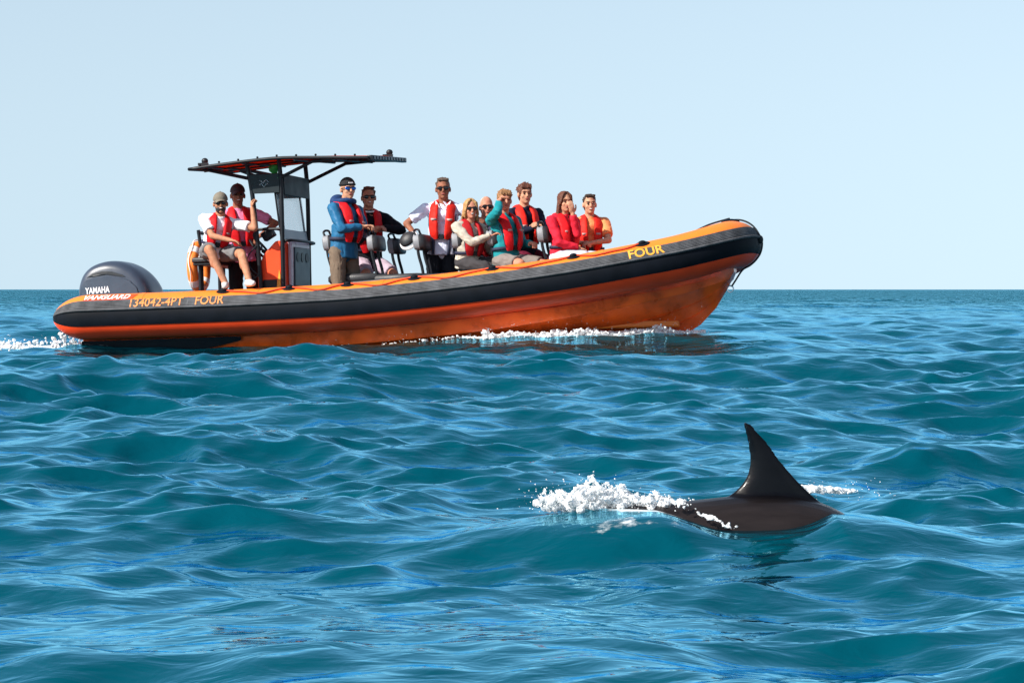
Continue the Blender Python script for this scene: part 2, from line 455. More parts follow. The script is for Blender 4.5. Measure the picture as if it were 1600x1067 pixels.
def tube_plan():
    """centre line of the collar, starboard stern -> bow -> port stern: list of (point, radius)"""
    pts = []
    for u in np.linspace(0, 1, 14)[:-1]:
        x = 0.42 * u * u
        pts.append((x, -1.05, TR * (0.10 + 0.90 * (1 - (1 - (x / 0.42)) ** 1.9) ** 0.62) if x > 0 else TR * 0.10))
    for x in np.linspace(0.42, 4.7, 46)[:-1]:
        pts.append((x, -1.05, TR))
    nb = 40
    for i in range(nb + 1):
        a = math.pi / 2 * i / nb
        pts.append((4.7 + 2.82 * math.sin(a) ** 0.92, -1.05 * math.cos(a) ** 0.78 if i < nb else 0.0, TR))
    half = pts
    full = half + [(x, -y, r) for x, y, r in half[-2::-1]]
    return [(Vector((x, y, tube_z(x))), r) for x, y, r in full]
TUBE = tube_plan()
NT = len(TUBE)
def tube_frame(i):
    a = TUBE[max(i - 1, 0)][0]; b = TUBE[min(i + 1, NT - 1)][0]
    t = (b - a).normalized()
    out = t.cross(Vector((0, 0, 1))).normalized()
    up = out.cross(t).normalized()
    return out, up
FR = [tube_frame(i) for i in range(NT)]
CUM = [0.0]
for i in range(1, NT):
    CUM.append(CUM[-1] + (TUBE[i][0] - TUBE[i - 1][0]).length)
def on_tube(s, th, dr=0.0):
    """point on the collar at arc length s, angle th (0 outwards, 90 up), dr above the skin"""
    j = int(np.clip(np.searchsorted(CUM, s) - 1, 0, NT - 2))
    t = (s - CUM[j]) / max(1e-9, CUM[j + 1] - CUM[j])
    c = TUBE[j][0].lerp(TUBE[j + 1][0], t); r = TUBE[j][1] * (1 - t) + TUBE[j + 1][1] * t
    o = FR[j][0].lerp(FR[j + 1][0], t).normalized(); u = FR[j][1].lerp(FR[j + 1][1], t).normalized()
    return c + (o * math.cos(R_(th)) + u * math.sin(R_(th))) * (r + dr)
def s_at_x(x):
    for i in range(NT // 2 + 1):
        if TUBE[i][0].x >= x:
            return CUM[i]
    return CUM[NT // 2]

def ring(i, angs, drs):
    c, r = TUBE[i]; o, u = FR[i]
    k = min(1.0, r / TR + 0.15)
    return [c + (o * math.cos(R_(a)) + u * math.sin(R_(a))) * (r + d * k) for a, d in zip(angs, drs)]

mb = MB()
angs = list(np.linspace(44, 135, 18)) + list(np.linspace(135, 404, 50))[1:-1]
rows = [ring(i, angs, [0] * len(angs)) for i in range(NT)]
mb.loft(rows)
for fi, f in enumerate(mb.f):
    if len(f) == 4:
        k = min(f) % len(angs)
        mb.m[fi] = 0 if k < 17 else 1
collar = mb.build('inflatable_collar', [M['orange'], M['red']], BOAT, 60)

def strake(name, prof, m):
    """prof: list of (angle, dr) over the skin, closed inwards"""
    an = [p[0] for p in prof]; dr = [p[1] for p in prof]
    an2 = an + an[::-1]; dr2 = dr + [-0.02] * len(dr)
    b = MB(); b.loft([ring(i, an2, dr2) for i in range(NT)])
    return b.build(name, m, collar, 28)
strake('wide_rubbing_strake', [(-25, 0.001), (-24, 0.006)] + [(a, 0.006) for a in np.linspace(-22, 12, 12)] + [(13, 0.006)], M['rubber'])
strake('rubbing_ridge', [(12.5, 0.004), (13.5, 0.024), (15, 0.030), (17.5, 0.030), (19, 0.024), (20, 0.004)], M['rubber_sunlit'])  # highlight along the ridge painted in by the paler rubber colour
prof = [(20.5, 0.001)]
for k in range(6):
    a0 = 21 + k * 3.8
    prof += [(a0, 0.010), (a0 + 0.5, 0.012), (a0 + 2.6, 0.012), (a0 + 3.1, 0.010), (a0 + 3.3, 0.005), (a0 + 3.6, 0.005)]
prof += [(44.2, 0.008), (44.8, 0.001)]
strake('ribbed_tread_strake', prof, M['rubber_sunlit'])
# seams where collar panels overlap
for sx in (1.05, 2.35, 3.75, 5.05, 6.2):
    s0 = s_at_x(sx); b = MB()
    rows = []
    for ds, d in ((-0.03, 0.0005), (-0.028, 0.003), (0.028, 0.003), (0.03, 0.0005)):
        rows.append([on_tube(s0 + ds, a, d) for a in np.linspace(45, 134, 24)])
    b.grid(rows); b.build('seam_tape', M['orange'], collar, 50)

def tube_text(name, txt, x0, th0, height, length, m, bold=0.02, dr=0.017, shear=0.0, parent=None):
    vs, fs, wd = text_mesh(txt, height, 1.0, bold, shear)
    k = length / wd; s0 = s_at_x(x0); b = MB()
    b.add([on_tube(s0 + u * k, th0 + math.degrees(v / TR), dr) for u, v in vs], fs)
    return b.build(name, m, parent or collar, 60)
tube_text('bow_lettering', 'FOUR', 6.50, 20.5, 0.102, 0.36, M['yellowprint'])
tube_text('registration_lettering', '134042-4PT', 0.97, 20, 0.102, 0.62, M['fadedprint'], bold=0.012)
tube_text('lettering_bar', 'I', 1.65, 20, 0.102, 0.012, M['rubber_sunlit'])
tube_text('name_lettering', 'FOUR', 1.71, 20, 0.102, 0.33, M['fadedprint'], bold=0.012)
# white maker's lettering on a thin dark backing, on the orange shoulder of the tube
b = MB(); s0 = s_at_x(0.385)
b.grid([[on_tube(s0 + u + 0.02 * (a - 47) / 10, a, 0.004) for u in np.linspace(0, 0.575, 14)] for a in np.linspace(45.5, 69, 5)])
b.build('lettering_backing', M['red'], collar, 60)
tube_text('maker_lettering', 'VANGUARD', 0.41, 47, 0.088, 0.54, M['whiteprint'], bold=0.02, dr=0.008, shear=0.25)

# grab line along the tube with its rubber fixings
fix_x = [2.02, 2.76, 3.44, 4.13, 5.06, 5.95, 6.66]
for fx in fix_x:
    s0 = s_at_x(fx); c = on_tube(s0, 66, 0.0); nrm = (on_tube(s0, 66, 0.1) - c).normalized()
    tg = (on_tube(s0 + 0.05, 66, 0) - on_tube(s0 - 0.05, 66, 0)).normalized()
    rot = Matrix((tg, nrm.cross(tg), nrm)).transposed()
    b = MB(); b.ellip(c + nrm * 0.002, (0.085, 0.055, 0.014), rot, 20, 6)
    b.ellip(c + nrm * 0.014, (0.045, 0.03, 0.026), rot, 16, 6)
    o = b.build('line_fixing', M['rubber'], collar, 50)
for a, c in zip(fix_x[:-1], fix_x[1:]):
    sa, sc = s_at_x(a), s_at_x(c); b = MB()
    b.tube([on_tube(sa + (sc - sa) * t, 68 - 20 * math.sin(math.pi * t) * (0.9 + 0.2 * math.sin(9 * t + a)), 0.013) for t in np.linspace(0, 1, 26)], 0.0095, 8)
    b.build('grab_line', M['redrope'], collar, 60)

# hull below the collar
HX = [0.55, 1.5, 2.5, 3.5, 4.3, 5.0, 5.6, 6.1, 6.5, 6.85, 7.1, 7.28, 7.42, 7.5]
keel = dict(zip(HX, [-.86, -.87, -.88, -.88, -.87, -.84, -.78, -.68, -.56, -.42, -.28, -.10, .12, .27]))
rows = []
for x in np.concatenate([np.linspace(0.30, 6.0, 40), np.linspace(6.05, 7.5, 34)]):
    zk = float(np.interp(x, HX, [keel[h] for h in HX])); zt = tube_z(min(x + 0.02, 7.5))
    q = max(0.0, min(1.0, (7.56 - x) / 2.5)); bw = 0.96 * (1 - (1 - q) ** 2.3) ** 0.8   # half-breadth under the tube
    zt2 = zt - 0.19 - 0.04 * (1 - q); zc = zt - 0.36 - 0.05 * q
    zc = max(zc, zk + 0.02)
    def lerp(t):      # point on the bottom between chine and keel
        return (-(bw * 0.93) * (1 - t), zc + (zk - zc) * t)
    st = 0.028 * q
    half = [(-bw, zt2), (-bw * 0.985, zt2 - 0.06), (-bw * 0.985 - st * 0.8, zt2 - 0.065), (-bw * 0.95 - st * 0.6, zc + 0.02), (-bw * 0.93 - st, zc), (-bw * 0.93 + st, zc - 0.004)]
    for t in (0.36, 0.68):
        y, z = lerp(t); half += [(y + 0.0, z), (y - st * 0.9, z - st * 0.55), (y + st * 0.9, z - st * 0.45)]
    half += [(-0.012, zk)]
    rows.append([Vector((x, y, z)) for y, z in half] + [Vector((x, -y, z)) for y, z in half[::-1]])
b = MB(); b.grid(rows)
n = len(rows[0]); b.f.append(tuple(range(n))); b.m.append(0)
b.f.append(tuple(range((len(rows) - 1) * n, len(rows) * n))); b.m.append(0)
hull = b.build('hull', M['hull'], BOAT, 22)
# dark stern quarter below the tube, tapering forward
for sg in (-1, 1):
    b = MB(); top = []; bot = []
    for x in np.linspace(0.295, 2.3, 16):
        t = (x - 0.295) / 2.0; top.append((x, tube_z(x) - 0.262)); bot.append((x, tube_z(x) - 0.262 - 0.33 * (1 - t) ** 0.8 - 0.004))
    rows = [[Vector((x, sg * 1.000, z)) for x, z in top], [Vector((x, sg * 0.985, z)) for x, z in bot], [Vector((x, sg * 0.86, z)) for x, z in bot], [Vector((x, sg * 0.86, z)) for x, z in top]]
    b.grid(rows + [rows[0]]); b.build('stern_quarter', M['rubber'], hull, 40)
# bow eye and shackle
b = MB(); b.tube([(7.44 + 0.035 * math.cos(a), 0, 0.10 + 0.035 * math.sin(a)) for a in np.linspace(0, 2 * math.pi, 17)[:-1]], 0.008, 8, closed=True)
b.build('bow_eye', M['steel'], hull)
# deck, transom, foredeck step
b = MB()
b.grid([[Vector((x, -y, -0.30)), Vector((x, y, -0.30))] for x, y in [(0.56, .88), (3, .88), (4.7, .88), (5.6, .80), (6.3, .62), (6.7, .44)]])
b.build('deck', M['deckgrey'], BOAT)
b = MB(); b.box((0.62, 0, -0.20), (0.09, 1.7, 0.7)); b.build('transom', M['hull'], BOAT, bevel=0.01)
b = MB(); b.prism([(5.95, -.62), (6.55, -.42), (6.9, -.2), (6.9, .2), (6.55, .42), (5.95, .62)], 'z', -0.30, 0.28); b.build('bow_locker', M['orange'], BOAT, bevel=0.02)

# bow cap, black nose rope
b = MB()
nose = on_tube(CUM[NT // 2], 96, 0.0)
b.ellip(nose + Vector((-0.03, 0, 0.0)), (0.10, 0.16, 0.035)); b.build('bow_cap', M['rubber'], collar)
b = MB()
pts = [on_tube(CUM[NT // 2], a, 0.022) for a in (140, 120, 100, 80, 62, 44, 24)] + [on_tube(CUM[NT // 2], 4, 0.034), on_tube(CUM[NT // 2], -18, 0.03), on_tube(CUM[NT // 2], -38, 0.022), on_tube(CUM[NT // 2], -58, 0.02)]
b.tube(catmull(pts + [Vector((7.58, 0, 0.30)), Vector((7.50, 0, 0.19)), Vector((7.455, 0, 0.125))], 5), 0.010, 8)
b.build('bow_rope', M['rope'], collar, 60)
b = MB(); b.tube(catmull([(7.10, -.25, .72), (7.25, -.12, .80), nose + Vector((-0.04, 0, 0.04))], 6), 0.010, 8); b.build('bow_rope', M['rope'], collar, 60)
b = MB(); b.ellip(on_tube(CUM[NT // 2], 10, 0.02), (0.03, 0.05, 0.045)); b.build('rope_knot', M['rope'], collar)

# ---- outboard motor
def blend_profile():
    P = [(-.09, .16), (-.095, .30), (-.075, .42), (-.02, .53), (.08, .61), (.22, .655), (.36, .665), (.50, .64), (.64, .575), (.76, .475), (.84, .36), (.875, .25), (.87, .16)]
    return [(0.40 + (p.x - 0.40) * 0.93, p.z) for p in catmull([(a, 0, c) for a, c in P], 5)]
pf = blend_profile()
rows = []
cx, cz = 0.40, 0.16
for yy in np.linspace(-1, 1, 25):
    k = (1 - abs(yy) ** 3.2) ** 0.42 if abs(yy) < 1 else 0.0
    k = 0.55 + 0.45 * k
    y = 0.30 * math.copysign(1 - (1 - abs(yy)) ** 1.5, yy) if abs(yy) > 0.0 else 0.0
    rows.append([Vector((cx + (x - cx) * k, y, cz + (z - cz) * k)) for x, z in pf])
b = MB(); b.loft(rows)
cow = b.build('outboard_motor', M['cowl'], BOAT, 50); 
def cowl_y(x, z):
    """half-width of the cowling at (x, z) by walking the loft rows"""
    best = 0.0
    for yy in np.linspace(0, 1, 60):
        k = 0.55 + 0.45 * (1 - yy ** 3.2) ** 0.42
        xx = cx + (x - cx) / k; zz = cz + (z - cz) / k
        zo = np.interp(xx, [p[0] for p in pf], [p[1] for p in pf])
        if pf[0][0] < xx < pf[-1][0] and zz < zo and xx > -0.08:
            best = 0.30 * (1 - (1 - yy) ** 1.5)
    return best
def side_plate(name, poly, m, off, sgn=-1, n=1):
    """thin plate laid on the side of the cowling"""
    bb = MB(); q = []
    for i in range(len(poly)):
        a = Vector((*poly[i], 0)); c = Vector((*poly[(i + 1) % len(poly)], 0))
        for t in np.linspace(0, 1, 5)[:-1]:
            q.append(a.lerp(c, t))
    cxx = sum(p.x for p in q) / len(q); czz = sum(p.y for p in q) / len(q)
    rr = []
    for f in (1.0, 0.97, 0.6, 0.3, 0.02):
        rr.append([Vector((cxx + (p.x - cxx) * f, sgn * (cowl_y(cxx + (p.x - cxx) * f, czz + (p.y - czz) * f) + (off if f < 1 else -0.01)), czz + (p.y - czz) * f)) for p in q])
    bb.loft(rr)
    return bb.build(name, m, cow, 50)
for sg in (-1, 1):
    side_plate('side_panel', [(-.03, .19), (-.01, .34), (.05, .435), (.16, .475), (.34, .49), (.50, .47), (.62, .42), (.70, .34), (.74, .20)], M['cowl'], 0.012, sg)
    side_plate('air_intake', [(.08, .475), (.15, .52), (.28, .545), (.40, .535), (.52, .495), (.56, .47), (.44, .495), (.30, .508), (.18, .50)], M['cowl_dark'], 0.006, sg)
vs, fs, wd = text_mesh('YAMAHA', 0.075, 1.0, 0.03)
b = MB(); b.add([(0.07 + u * 0.30 / wd, -(cowl_y(0.07 + u * 0.30 / wd, 0.285 + v) + 0.017), 0.285 + v + 0.03 * u) for u, v in vs], fs); b.build('lettering', M['silver'], cow, 60)
b = MB(); b.loft([[Vector((0.40 + dx * w, dy * w, z)) for dx, dy in ((-.30, -.13), (.30, -.13), (.36, 0), (.30, .13), (-.30, .13), (-.36, 0))] for z, w in ((.17, 1.0), (-.1, .8), (-.5, .55), (-.9, .45))])
b.build('midsection', M['cowl_dark'], cow, 40, bevel=0.02)
b = MB(); b.box((0.60, 0, 0.02), (0.12, 0.3, 0.36)); b.build('clamp_bracket', M['cowl_dark'], cow, bevel=0.01)

# ---- console
b = MB(); b.prism([(2.20, -.30), (2.18, .50), (2.26, .66), (2.40, .80), (2.47, .80), (2.47, -.30)], 'y', -0.43, 0.43)
con = b.build('console', M['red'], BOAT, bevel=0.02)
b = MB(); b.prism([(2.474, -.28), (2.50, -.28), (2.52, .80), (2.474, .80)], 'y', -0.22, 0.44); b.build('front_panel', M['lavender'], con, bevel=0.012)
b = MB(); b.prism([(2.505, .30), (2.526, .30), (2.534, .74), (2.513, .74)], 'y', -0.14, 0.41); fr = b.build('instrument_panel', M['instr'], con, bevel=0.01)
for yy in (-.03, .13, .29):
    b = MB(); b.tube([(2.524, yy, .63), (2.537, yy, .63)], 0.055, 16); b.build('speaker_cover', M['black'], con)
b = MB(); b.prism([(2.478, .82), (2.50, .82), (2.44, 1.33), (2.42, 1.33)], 'y', -0.42, 0.42); b.build('windscreen', M['glass'], con)
b = MB(); b.prism([(2.476, .80), (2.505, .80), (2.49, .93), (2.461, .93)], 'y', -0.425, 0.425); b.build('windscreen_base', M['basegrey'], con)
b = MB(); b.tube([(2.475, -.435, .82), (2.415, -.435, 1.335), (2.415, .435, 1.335), (2.475, .435, .82)], 0.012, 8); b.build('windscreen_frame', M['black'], con)
b = MB(); b.tube(catmull([(2.48, -.44, .79), (2.58, -.42, .80), (2.62, 0, .80), (2.58, .42, .80), (2.48, .44, .79)], 6), 0.016, 8); b.build('grab_rail', M['black'], con)
b = MB(); b.prism([(2.185, .52), (2.20, .515), (2.275, .655), (2.26, .66)], 'y', -0.36, 0.36); b.prism([(2.262, .665), (2.275, .66), (2.395, .785), (2.385, .795)], 'y', -0.38, 0.38)
b.build('dashboard', M['black'], con)
b = MB(); b.box((2.33, -.432, .22), (0.16, 0.012, 0.30)); b.build('hatch', M['black'], con, bevel=0.004)
b = MB(); rotw = Matrix.Rotation(R_(-38), 3, 'Y')
b.tube([Vector((2.08, 0, .74)) + rotw @ Vector((0, 0.19 * math.cos(a), 0.19 * math.sin(a))) for a in np.linspace(0, 2 * math.pi, 33)[:-1]], 0.014, 8, closed=True)
for k in range(3):
    a = k * 2.094 + 0.5; b.tube([Vector((2.10, 0, .72)), Vector((2.08, 0, .74)) + rotw @ Vector((0, 0.19 * math.cos(a), 0.19 * math.sin(a)))], 0.010, 6)
b.tube([(2.10, 0, .72), (2.25, 0, .62)], 0.022, 10); b.build('steering_wheel', M['black'], con)
b = MB(); b.tube(catmull([(2.24, -.44, .70), (2.16, -.46, .88), (2.30, -.46, .94), (2.46, -.44, .92)], 6), 0.012, 8); b.build('grab_rail', M['black'], con)
b = MB(); b.box((2.28, -.30, .88), (0.14, 0.10, 0.10), Matrix.Rotation(R_(-30), 3, 'Y')); b.build('chart_plotter', M['black'], con, bevel=0.01)
b = MB(); b.prism([(2.40, .25), (2.45, .25), (2.45, .42), (2.44, .48)], 'y', -0.436, -0.433); b.build('yellow_sticker', M['yellowprint'], con)

# ---- canopy on its frame
fr_m = M['black']
b = MB(); roof_st = [(1.52, 1.68), (1.9, 1.715), (2.5, 1.755), (3.0, 1.742), (3.58, 1.715)]
RT = 0.047
rows = [[Vector((p_.x, p_.y, p_.z + RT * p_.y)) for p_ in rw_] for rw_ in [[Vector((x, -.74, z - 0.02)), Vector((x, -.4, z)), Vector((x, 0, z + 0.012)), Vector((x, .4, z)), Vector((x, .74, z - 0.02)), Vector((x, .74, z - 0.035)), Vector((x, .4, z - 0.02)), Vector((x, 0, z - 0.012)), Vector((x, -.4, z - 0.02)), Vector((x, -.74, z - 0.035))] for x, z in roof_st]]
b.loft(rows)
for fi, f in enumerate(b.f):
    if len(f) == 4:
        k = min(f) % 10; ks = sorted(i % 10 for i in f); b.m[fi] = 1 if ks[0] >= 5 else 0
can = b.build('canopy', [M['canvas'], M['canvas']], BOAT, 50)
rim = catmull([(x, -.74, z - 0.028 - .74 * RT) for x, z in roof_st], 4) + catmull([(x, .74, z - 0.028 + .74 * RT) for x, z in roof_st[::-1]], 4)
b = MB(); b.tube(rim, 0.019, 10, closed=True); b.build('rim', fr_m, can, 60)
for x, z in ((1.75, 1.685), (2.15, 1.712), (2.75, 1.725), (3.2, 1.710)):
    b = MB(); b.tube([(x, -.74, z - 0.025 - .74 * RT), (x, .74, z - 0.025 + .74 * RT)], 0.013, 8); b.build('cross_bar', fr_m, can)
for y in (-.25, .25):
    b = MB(); b.tube([(x, y, z - 0.045 + RT * y) for x, z in roof_st], 0.011, 8); b.build('long_bar', fr_m, can)
b = MB(); b.box((3.60, 0, 1.688), (0.06, 1.36, 0.055), Matrix.Rotation(math.atan(RT), 3, 'X')); lb = b.build('light_bar', M['cowl_dark'], can, bevel=0.008)
for k in range(12):
    b = MB(); b.box((3.634, -.60 + k * 0.109, 1.688 + RT * (-.60 + k * 0.109)), (0.008, 0.075, 0.035)); b.build('lamp_lens', M['instr'], can, bevel=0.003)
for x, y, z in ((3.46, .50, 1.768), (1.60, -.5, 1.685)):
    b = MB(); b.box((x, y, z), (0.11, 0.05, 0.03)); b.ellip((x + 0.02, y, z + 0.035), (0.04, 0.03, 0.035), nu=12, nv=8); b.build('navigation_light', M['black'], can)
for k in range(9):
    for y in (-.745,):
        b = MB(); x = 1.65 + k * 0.225; z = float(np.interp(x, [p[0] for p in roof_st], [p[1] for p in roof_st])); b.ellip((x, y, z - 0.032), (0.014, 0.014, 0.012), nu=8, nv=5); b.build('lashing', fr_m, can)
frame = MB(); frame.box((2.33, 0, -0.285), (0.40, 0.98, 0.02)); frame = frame.build('canopy_frame', fr_m, BOAT)
for y in (-.47, .47):
    b = MB(); b.tube(catmull([(2.25, y, -.30), (2.235, y, .32), (2.19, y, 1.0), (2.155, y, 1.36), (2.10, y, 1.70)], 5), 0.025, 12); b.build('post', fr_m, frame, 60)
    b = MB(); b.tube(catmull([(2.50, y, -.30), (2.495, y, .32), (2.50, y, 1.34), (2.48, y, 1.725)], 5), 0.025, 12); b.build('post', fr_m, frame, 60)
    b = MB(); b.tube([(2.14, y, 1.50), (1.62, y * 1.45, 1.66 + RT * y * 1.45)], 0.020, 8); b.build('strut', fr_m, frame)
    b = MB(); b.tube([(2.50, y, 1.50), (2.92, y * 1.3, 1.68 + RT * y * 1.3), (3.25, y * 1.45, 1.70 + RT * y * 1.45)], 0.020, 8); b.build('strut', fr_m, frame)
    b = MB(); b.tube([(2.14, y, 1.53), (2.50, y, 1.53)], 0.022, 8); b.build('side_rail', fr_m, frame)
    b = MB(); b.tube([(2.20, y, .93), (2.50, y, .93)], 0.016, 8); b.build('side_rail', fr_m, frame)
    b = MB(); b.prism([(2.135, 1.545), (2.49, 1.545), (2.49, 1.33), (2.18, 1.33)], 'y', y - 0.012 + math.copysign(0.02, y), y + 0.012 + math.copysign(0.02, y)); sp_ = b.build('side_panel', M['navypanel'], frame, bevel=0.004)
b = MB(); b.prism([(-.46, 1.54), (.46, 1.54), (.44, 1.31), (-.44, 1.31)], 'x', 2.505, 2.53); b.build('front_cross_panel', M['navypanel'], frame, bevel=0.004)
b = MB(); b.tube([(2.10, -.47, 1.60), (2.10, .47, 1.60)], 0.02, 8); b.build('cross_bar', fr_m, frame)
# white wave emblem on the side panel
b = MB()
for k in range(2):
    b.tube(catmull([(2.26 + t * 0.1, -.508, 1.42 + 0.04 * k + 0.018 * math.sin(t * 9 + k)) for t in np.linspace(0, 1, 7)], 3), 0.0045, 6)
b.build('emblem', M['glass'], frame)
# cables hanging on the near aft post
b = MB(); b.tube(catmull([(2.20, -.50, .75), (2.10, -.52, .62), (2.14, -.52, .50), (2.22, -.50, .42)], 6), 0.007, 6)
b.tube(catmull([(2.22, -.50, .42), (2.13, -.52, .34), (2.10, -.52, .10), (2.2, -.5, .0)], 6), 0.007, 6); b.build('cable', M['rope'], frame)

# ---- helm bench behind the console
b = MB(); b.box((1.64, 0, .565), (0.30, 1.24, 0.03)); hb = b.build('helm_bench', M['black'], BOAT, bevel=0.01)
b = MB(); b.box((1.65, 0, .610), (0.34, 1.28, 0.06)); b.build('cushion', M['blackcloth'], hb, bevel=0.02)
for x in (1.53, 1.76):
    for y in (-.5, .5):
        b = MB(); b.tube([(x, y, -.30), (x, y, .56)], 0.020, 10); b.build('leg', M['black'], hb)
for y in (-.36, .36):
    b = MB(); b.tube([(1.50, y, -.30), (1.50, y, .70), (1.47, y, .96)], 0.020, 10); b.build('back_post', fr_m, hb, 60)
b = MB(); b.tube([(1.47, -.36, .93), (1.47, .36, .93)], 0.020, 10); b.build('back_rail', fr_m, hb)

# ---- jockey seats
def make_seat():
    b = MB()
    b.loft([[Vector((x * 1.0 + 0.0, y * k, z)) for x, y in ((-.30, -.13), (.24, -.13), (.30, -.07), (.30, .07), (.24, .13), (-.30, .13))] for z, k in ((-.30, 1.25), (.10, .85), (.27, .95))])
    pod = b.build('jockey_seat', M['blackcloth'], BOAT, 40, bevel=0.015)
    rows = []
    for z, k in ((.272, .96), (.30, 1.04), (.345, 1.04), (.372, .94)):
        rows.append([Vector((x * k, y * k, z + 0.012 * math.cos(x * 5))) for x, y in ((-.31, -.12), (-.27, -.15), (.20, -.15), (.29, -.10), (.31, 0), (.29, .10), (.20, .15), (-.27, .15), (-.31, .12))])
    b = MB(); b.loft(rows); b.build('cushion', M['blackcloth'], pod, 50)
    for y in (-.12, .12):
        b = MB(); b.tube(catmull([(-.26, y, .10), (-.275, y, .40), (-.32, y, .60), (-.335, y, .80)], 5), 0.0165, 10); b.build('back_leg', M['black'], pod, 60)
    rows = []
    for x, k in ((-.375, .80), (-.36, .97), (-.30, 1.0), (-.255, .96), (-.235, .80)):
        rows.append([Vector((x + 0.25 * (0.72 - (0.72 + z * k)) * 0.4, y * k, 0.725 + z * k)) for y, z in ((-.17, -.05), (-.14, -.085), (.14, -.085), (.17, -.05), (.17, .055), (.13, .09), (-.13, .09), (-.17, .055))])
    b = MB(); b.loft(rows)
    for fi in range(len(b.f)):
        f = b.f[fi]
        b.m[fi] = 1 if (len(f) == 4 and max(f) < 24) or fi == len(b.f) - 2 else 0
    b.build('backrest', [M['blackcloth'], M['greypad']], pod, 50)
    b = MB(); b.tube(catmull([(-.33, -.13, .78), (-.365, -.12, .84), (-.36, -.06, .868), (-.36, .06, .868), (-.365, .12, .84), (-.33, .13, .78)], 6), 0.0125, 8); b.build('grab_handle', M['black'], pod, 60)
    b = MB(); b.box((-.05, 0, -.272), (0.5, 0.34, 0.03)); b.build('base_plate', M['white'], pod, bevel=0.008)
    return pod
def copy_part(o, parent):
    c = o.copy(); COL.objects.link(c); c.parent = parent
    for ch in o.children:
        k = ch.copy(); COL.objects.link(k); k.parent = c
    return c
proto = make_seat()
first = True
for xr, dz in ((3.36, .02), (3.87, .0), (4.40, -.01), (4.84, -.01), (5.23, .0), (5.80, .02)):
    for y in (-.40, .40):
        s_ = proto if first else copy_part(proto, BOAT); first = False
        s_.location = (xr, y, dz)
# side rail box along the seats (the dark ledge behind the tube)
b = MB(); b.prism([(3.35, .14), (4.5, .16), (4.5, .345), (3.9, .325), (3.35, .30)], 'y', -0.80, -0.66); b.build('side_locker', M['blackcloth'], BOAT, bevel=0.015)

# ------------------------------------------------------------------ people
UP = Vector((0, 0, 1))
def capsule(mb, p0, r0, p1, r1, n=12, flat0=False, flat1=False):
    p0 = Vector(p0); p1 = Vector(p1); t = (p1 - p0)
    if t.length < 1e-6: t = Vector((0, 0, 1e-3))
    d = t.normalized(); pts = []; rr = []
    if not flat0:
        for a in (80, 55, 28): pts.append(p0 - d * r0 * math.sin(R_(a))); rr.append(r0 * math.cos(R_(a)))
    pts.append(p0); rr.append(r0)
    pts.append(p0.lerp(p1, 0.5)); rr.append((r0 + r1) / 2)
    pts.append(p1); rr.append(r1)
    if not flat1:
        for a in (28, 55, 80): pts.append(p1 + d * r1 * math.sin(R_(a))); rr.append(r1 * math.cos(R_(a)))
    mb.tube(pts, rr, n)

def remesh(mb, voxel, smooth_n=4, ratio=1.0, base=Vector((0, 0, 0))):
    me = bpy.data.meshes.new('t'); me.from_pydata([tuple(Vector(v) - base) for v in mb.v], [], mb.f)
    bm = bmesh.new(); bm.from_mesh(me); bmesh.ops.recalc_face_normals(bm, faces=bm.faces); bm.to_mesh(me); bm.free()
    ob = bpy.data.objects.new('t', me); COL.objects.link(ob)
    r = ob.modifiers.new('r', 'REMESH'); r.mode = 'VOXEL'; r.voxel_size = voxel; r.use_smooth_shade = True
    if smooth_n:
        s = ob.modifiers.new('s', 'SMOOTH'); s.factor = 0.5; s.iterations = smooth_n
    if ratio < 1:
        d = ob.modifiers.new('d', 'DECIMATE'); d.ratio = ratio
    dg = bpy.context.evaluated_depsgraph_get()
    out = bpy.data.meshes.new_from_object(ob.evaluated_get(dg))
    bpy.data.objects.remove(ob); bpy.data.meshes.remove(me)
    out.polygons.foreach_set('use_smooth', [True] * len(out.polygons))
    return out

from mathutils import noise as mnoise
def crumple(me, amp, seed):
    """cloth folds: ridged noise along the normals, stretched across the limb"""
    nv = [v.normal.copy() for v in me.vertices]
    for v, n in zip(me.vertices, nv):
        p = Vector((v.co.x * 9 + seed, v.co.y * 9, v.co.z * 17 + v.co.x * 6))
        a = 1 - abs(mnoise.noise(p)) * 2.6
        b_ = mnoise.noise(p * 2.3)
        v.co += n * amp * (0.75 * max(a, -.5) * .8 + 0.35 * b_ - .25)

def two_bone(a, c, l1, l2, pole):
    a = Vector(a); c = Vector(c); d = c - a; L = min(d.length, (l1 + l2) * 0.995); d = d.normalized()
    x = (l1 * l1 - l2 * l2 + L * L) / (2 * L); h = math.sqrt(max(0, l1 * l1 - x * x))
    p = Vector(pole); p = (p - d * p.dot(d)); p = p.normalized() if p.length > 1e-5 else d.orthogonal().normalized()
    return a + d * x + p * h, a + d * L

def cloth(name, col, rough=0.8, vary=0.12):
    m = mat(name, col, rough, bump=0.55, bscale=16, vary=vary, vscale=14, spec=0.1)
    return m
def skin_mat(name, col):
    return mat(name, col, 0.62, vary=0.2, vscale=22, sub=0.12, bump=0.12, bscale=90, spec=0.2)
SK = {'fair': skin_mat('skin_fair', (0.52, 0.265, 0.165)), 'tan': skin_mat('skin_tanned', (0.44, 0.20, 0.115)), 'dark': skin_mat('skin_deep_tan', (0.27, 0.105, 0.062)), 'pink': skin_mat('skin_flushed', (0.50, 0.215, 0.14))}
M['vest'] = cloth('red_life_vest_cover', (0.60, 0.013, 0.018), 0.55, 0.1)
M['vest_bright'] = cloth('bright_red_vest_cover', (0.66, 0.022, 0.014), 0.55, 0.1)
M['vest_dull'] = cloth('faded_red_vest_cover', (0.36, 0.012, 0.016), 0.6, 0.15)
M['reflect_dull'] = mat('dull_reflective_tape', (0.42, 0.28, 0.27), 0.5)
M['vest_lining'] = cloth('dark_vest_lining', (0.02, 0.022, 0.05), 0.8)
